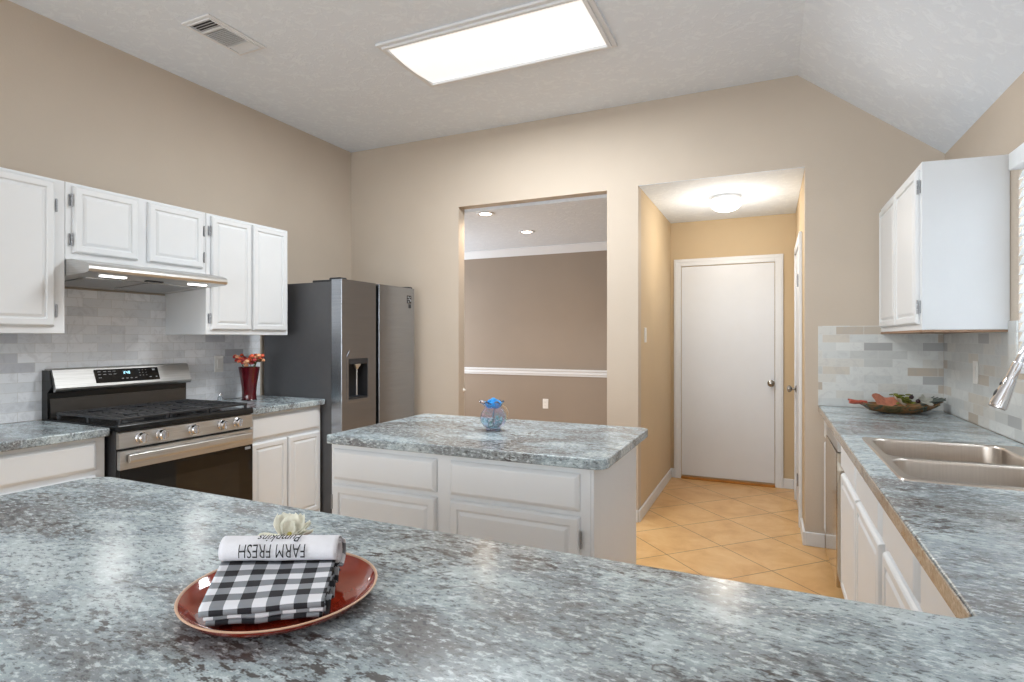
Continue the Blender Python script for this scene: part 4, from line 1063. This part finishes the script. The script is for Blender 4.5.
# lettering wrapped on the roll, upside down from the camera
def roll_text(s, xc, ang_c, size, sx, shear, name, thick=0):
    cu = bpy.data.curves.new('t', 'FONT'); cu.body = s; cu.size = size; cu.align_x = 'CENTER'; cu.align_y = 'CENTER'; cu.shear = shear; cu.offset = thick; cu.resolution_u = 3
    o = bpy.data.objects.new('t', cu); COL.objects.link(o)
    bpy.context.view_layer.update()
    me = bpy.data.meshes.new_from_object(o.evaluated_get(bpy.context.evaluated_depsgraph_get()))
    bpy.data.objects.remove(o); bpy.data.curves.remove(cu)
    b = bmesh.new(); b.from_mesh(me); bpy.data.meshes.remove(me)
    bmesh.ops.triangulate(b, faces=b.faces)
    bmesh.ops.subdivide_edges(b, edges=[e for e in b.edges if e.calc_length() > .004], cuts=2)
    R_ = rr + .0022
    for v in b.verts:
        x, y = v.co.x * sx, v.co.y
        a = math.radians(ang_c) + y / R_
        q = RC + e1 * (xc - x) + e2 * (R_ * math.cos(a)); v.co = Vector((q.x, q.y, TZ + RZ + R_ * math.sin(a)))
    m = MB(); m.merge(b)
    return m.build(name, M['ink'], ro_)
roll_text('FARM FRESH', -.004, 166, .0335, .62, 0, 'lettering', -.0001)
roll_text('Pumpkins', .006, 113, .024, .80, .35, 'script_lettering', .0001)
# white flower
fc = Vector((-.845, .812, .962))
fl = thing('white_flower', (fc.x, fc.y, .914), 'white artificial flower with a green leaf lying behind the rolled towel', 'flower')
petal = simple('ivory_petal', rgb(232, 230, 214), .7, var=.05, vs=60)
def petal_mesh(L, Wd, rotz, tilt, cup):
    b = bmesh.new(); g = []
    for i in range(9):
        t_ = i / 8; row = []; w = Wd * math.sin(math.pi * min(1, t_ * .86 + .10)) ** .7
        for k in range(7):
            s_ = (k - 3) / 3; row.append(b.verts.new((L * t_, w * s_, cup * (s_ * s_ * .5 * Wd) + .30 * L * t_ * t_ * cup + .0018 * math.sin(9 * t_ + k * 1.7))))
        g.append(row)
    for i in range(8):
        for k in range(6): b.faces.new((g[i][k], g[i + 1][k], g[i + 1][k + 1], g[i][k + 1]))
    return b, Matrix.Translation(fc) @ Matrix.Rotation(rotz, 4, 'Z') @ Matrix.Rotation(-tilt, 4, 'Y')
for L, Wd, az, tl, cp in ((.058, .015, 182, .02, .2), (.050, .022, 140, .62, .5), (.044, .021, 95, .85, .4), (.046, .020, 60, .62, .5), (.044, .018, 25, .35, .5), (.046, .017, -2, .12, .4), (.030, .014, 110, 1.15, .6), (.028, .013, 50, 1.0, .6), (.03, .014, 150, .95, .6)):
    b, mt = petal_mesh(L, Wd, TA + math.radians(az), tl, cp); m = MB(); m.merge(b, mt); o = m.build('petal', petal, fl, 80); q = o.modifiers.new('s', 'SOLIDIFY'); q.thickness = .0012
b, mt = petal_mesh(.062, .012, TA + math.radians(8), .02, .1); m = MB(); m.merge(b, Matrix.Translation((0, 0, -.006)) @ mt); b, mt = petal_mesh(.045, .010, TA + math.radians(185), -.05, .1); m.merge(b, Matrix.Translation((0, 0, -.006)) @ mt)
o = m.build('leaf', simple('pale_green_leaf', rgb(120, 140, 76), .7, var=.1), fl, 80); q = o.modifiers.new('s', 'SOLIDIFY'); q.thickness = .0012
MB().ell(fc + Vector((0, 0, .004)), (.005, .005, .006), 10, 8).build('flower_centre', simple('yellow_centre', rgb(200, 190, 110), .7), fl, 60)
MB().tube([fc + Vector((0, 0, .001)), fc + e2 * .006 + Vector((0, 0, -.028)), fc + e2 * .012 + Vector((0, 0, -.0475))], .0022, 8).build('stem', simple('flower_stem', rgb(110, 130, 70), .7), fl, 60)
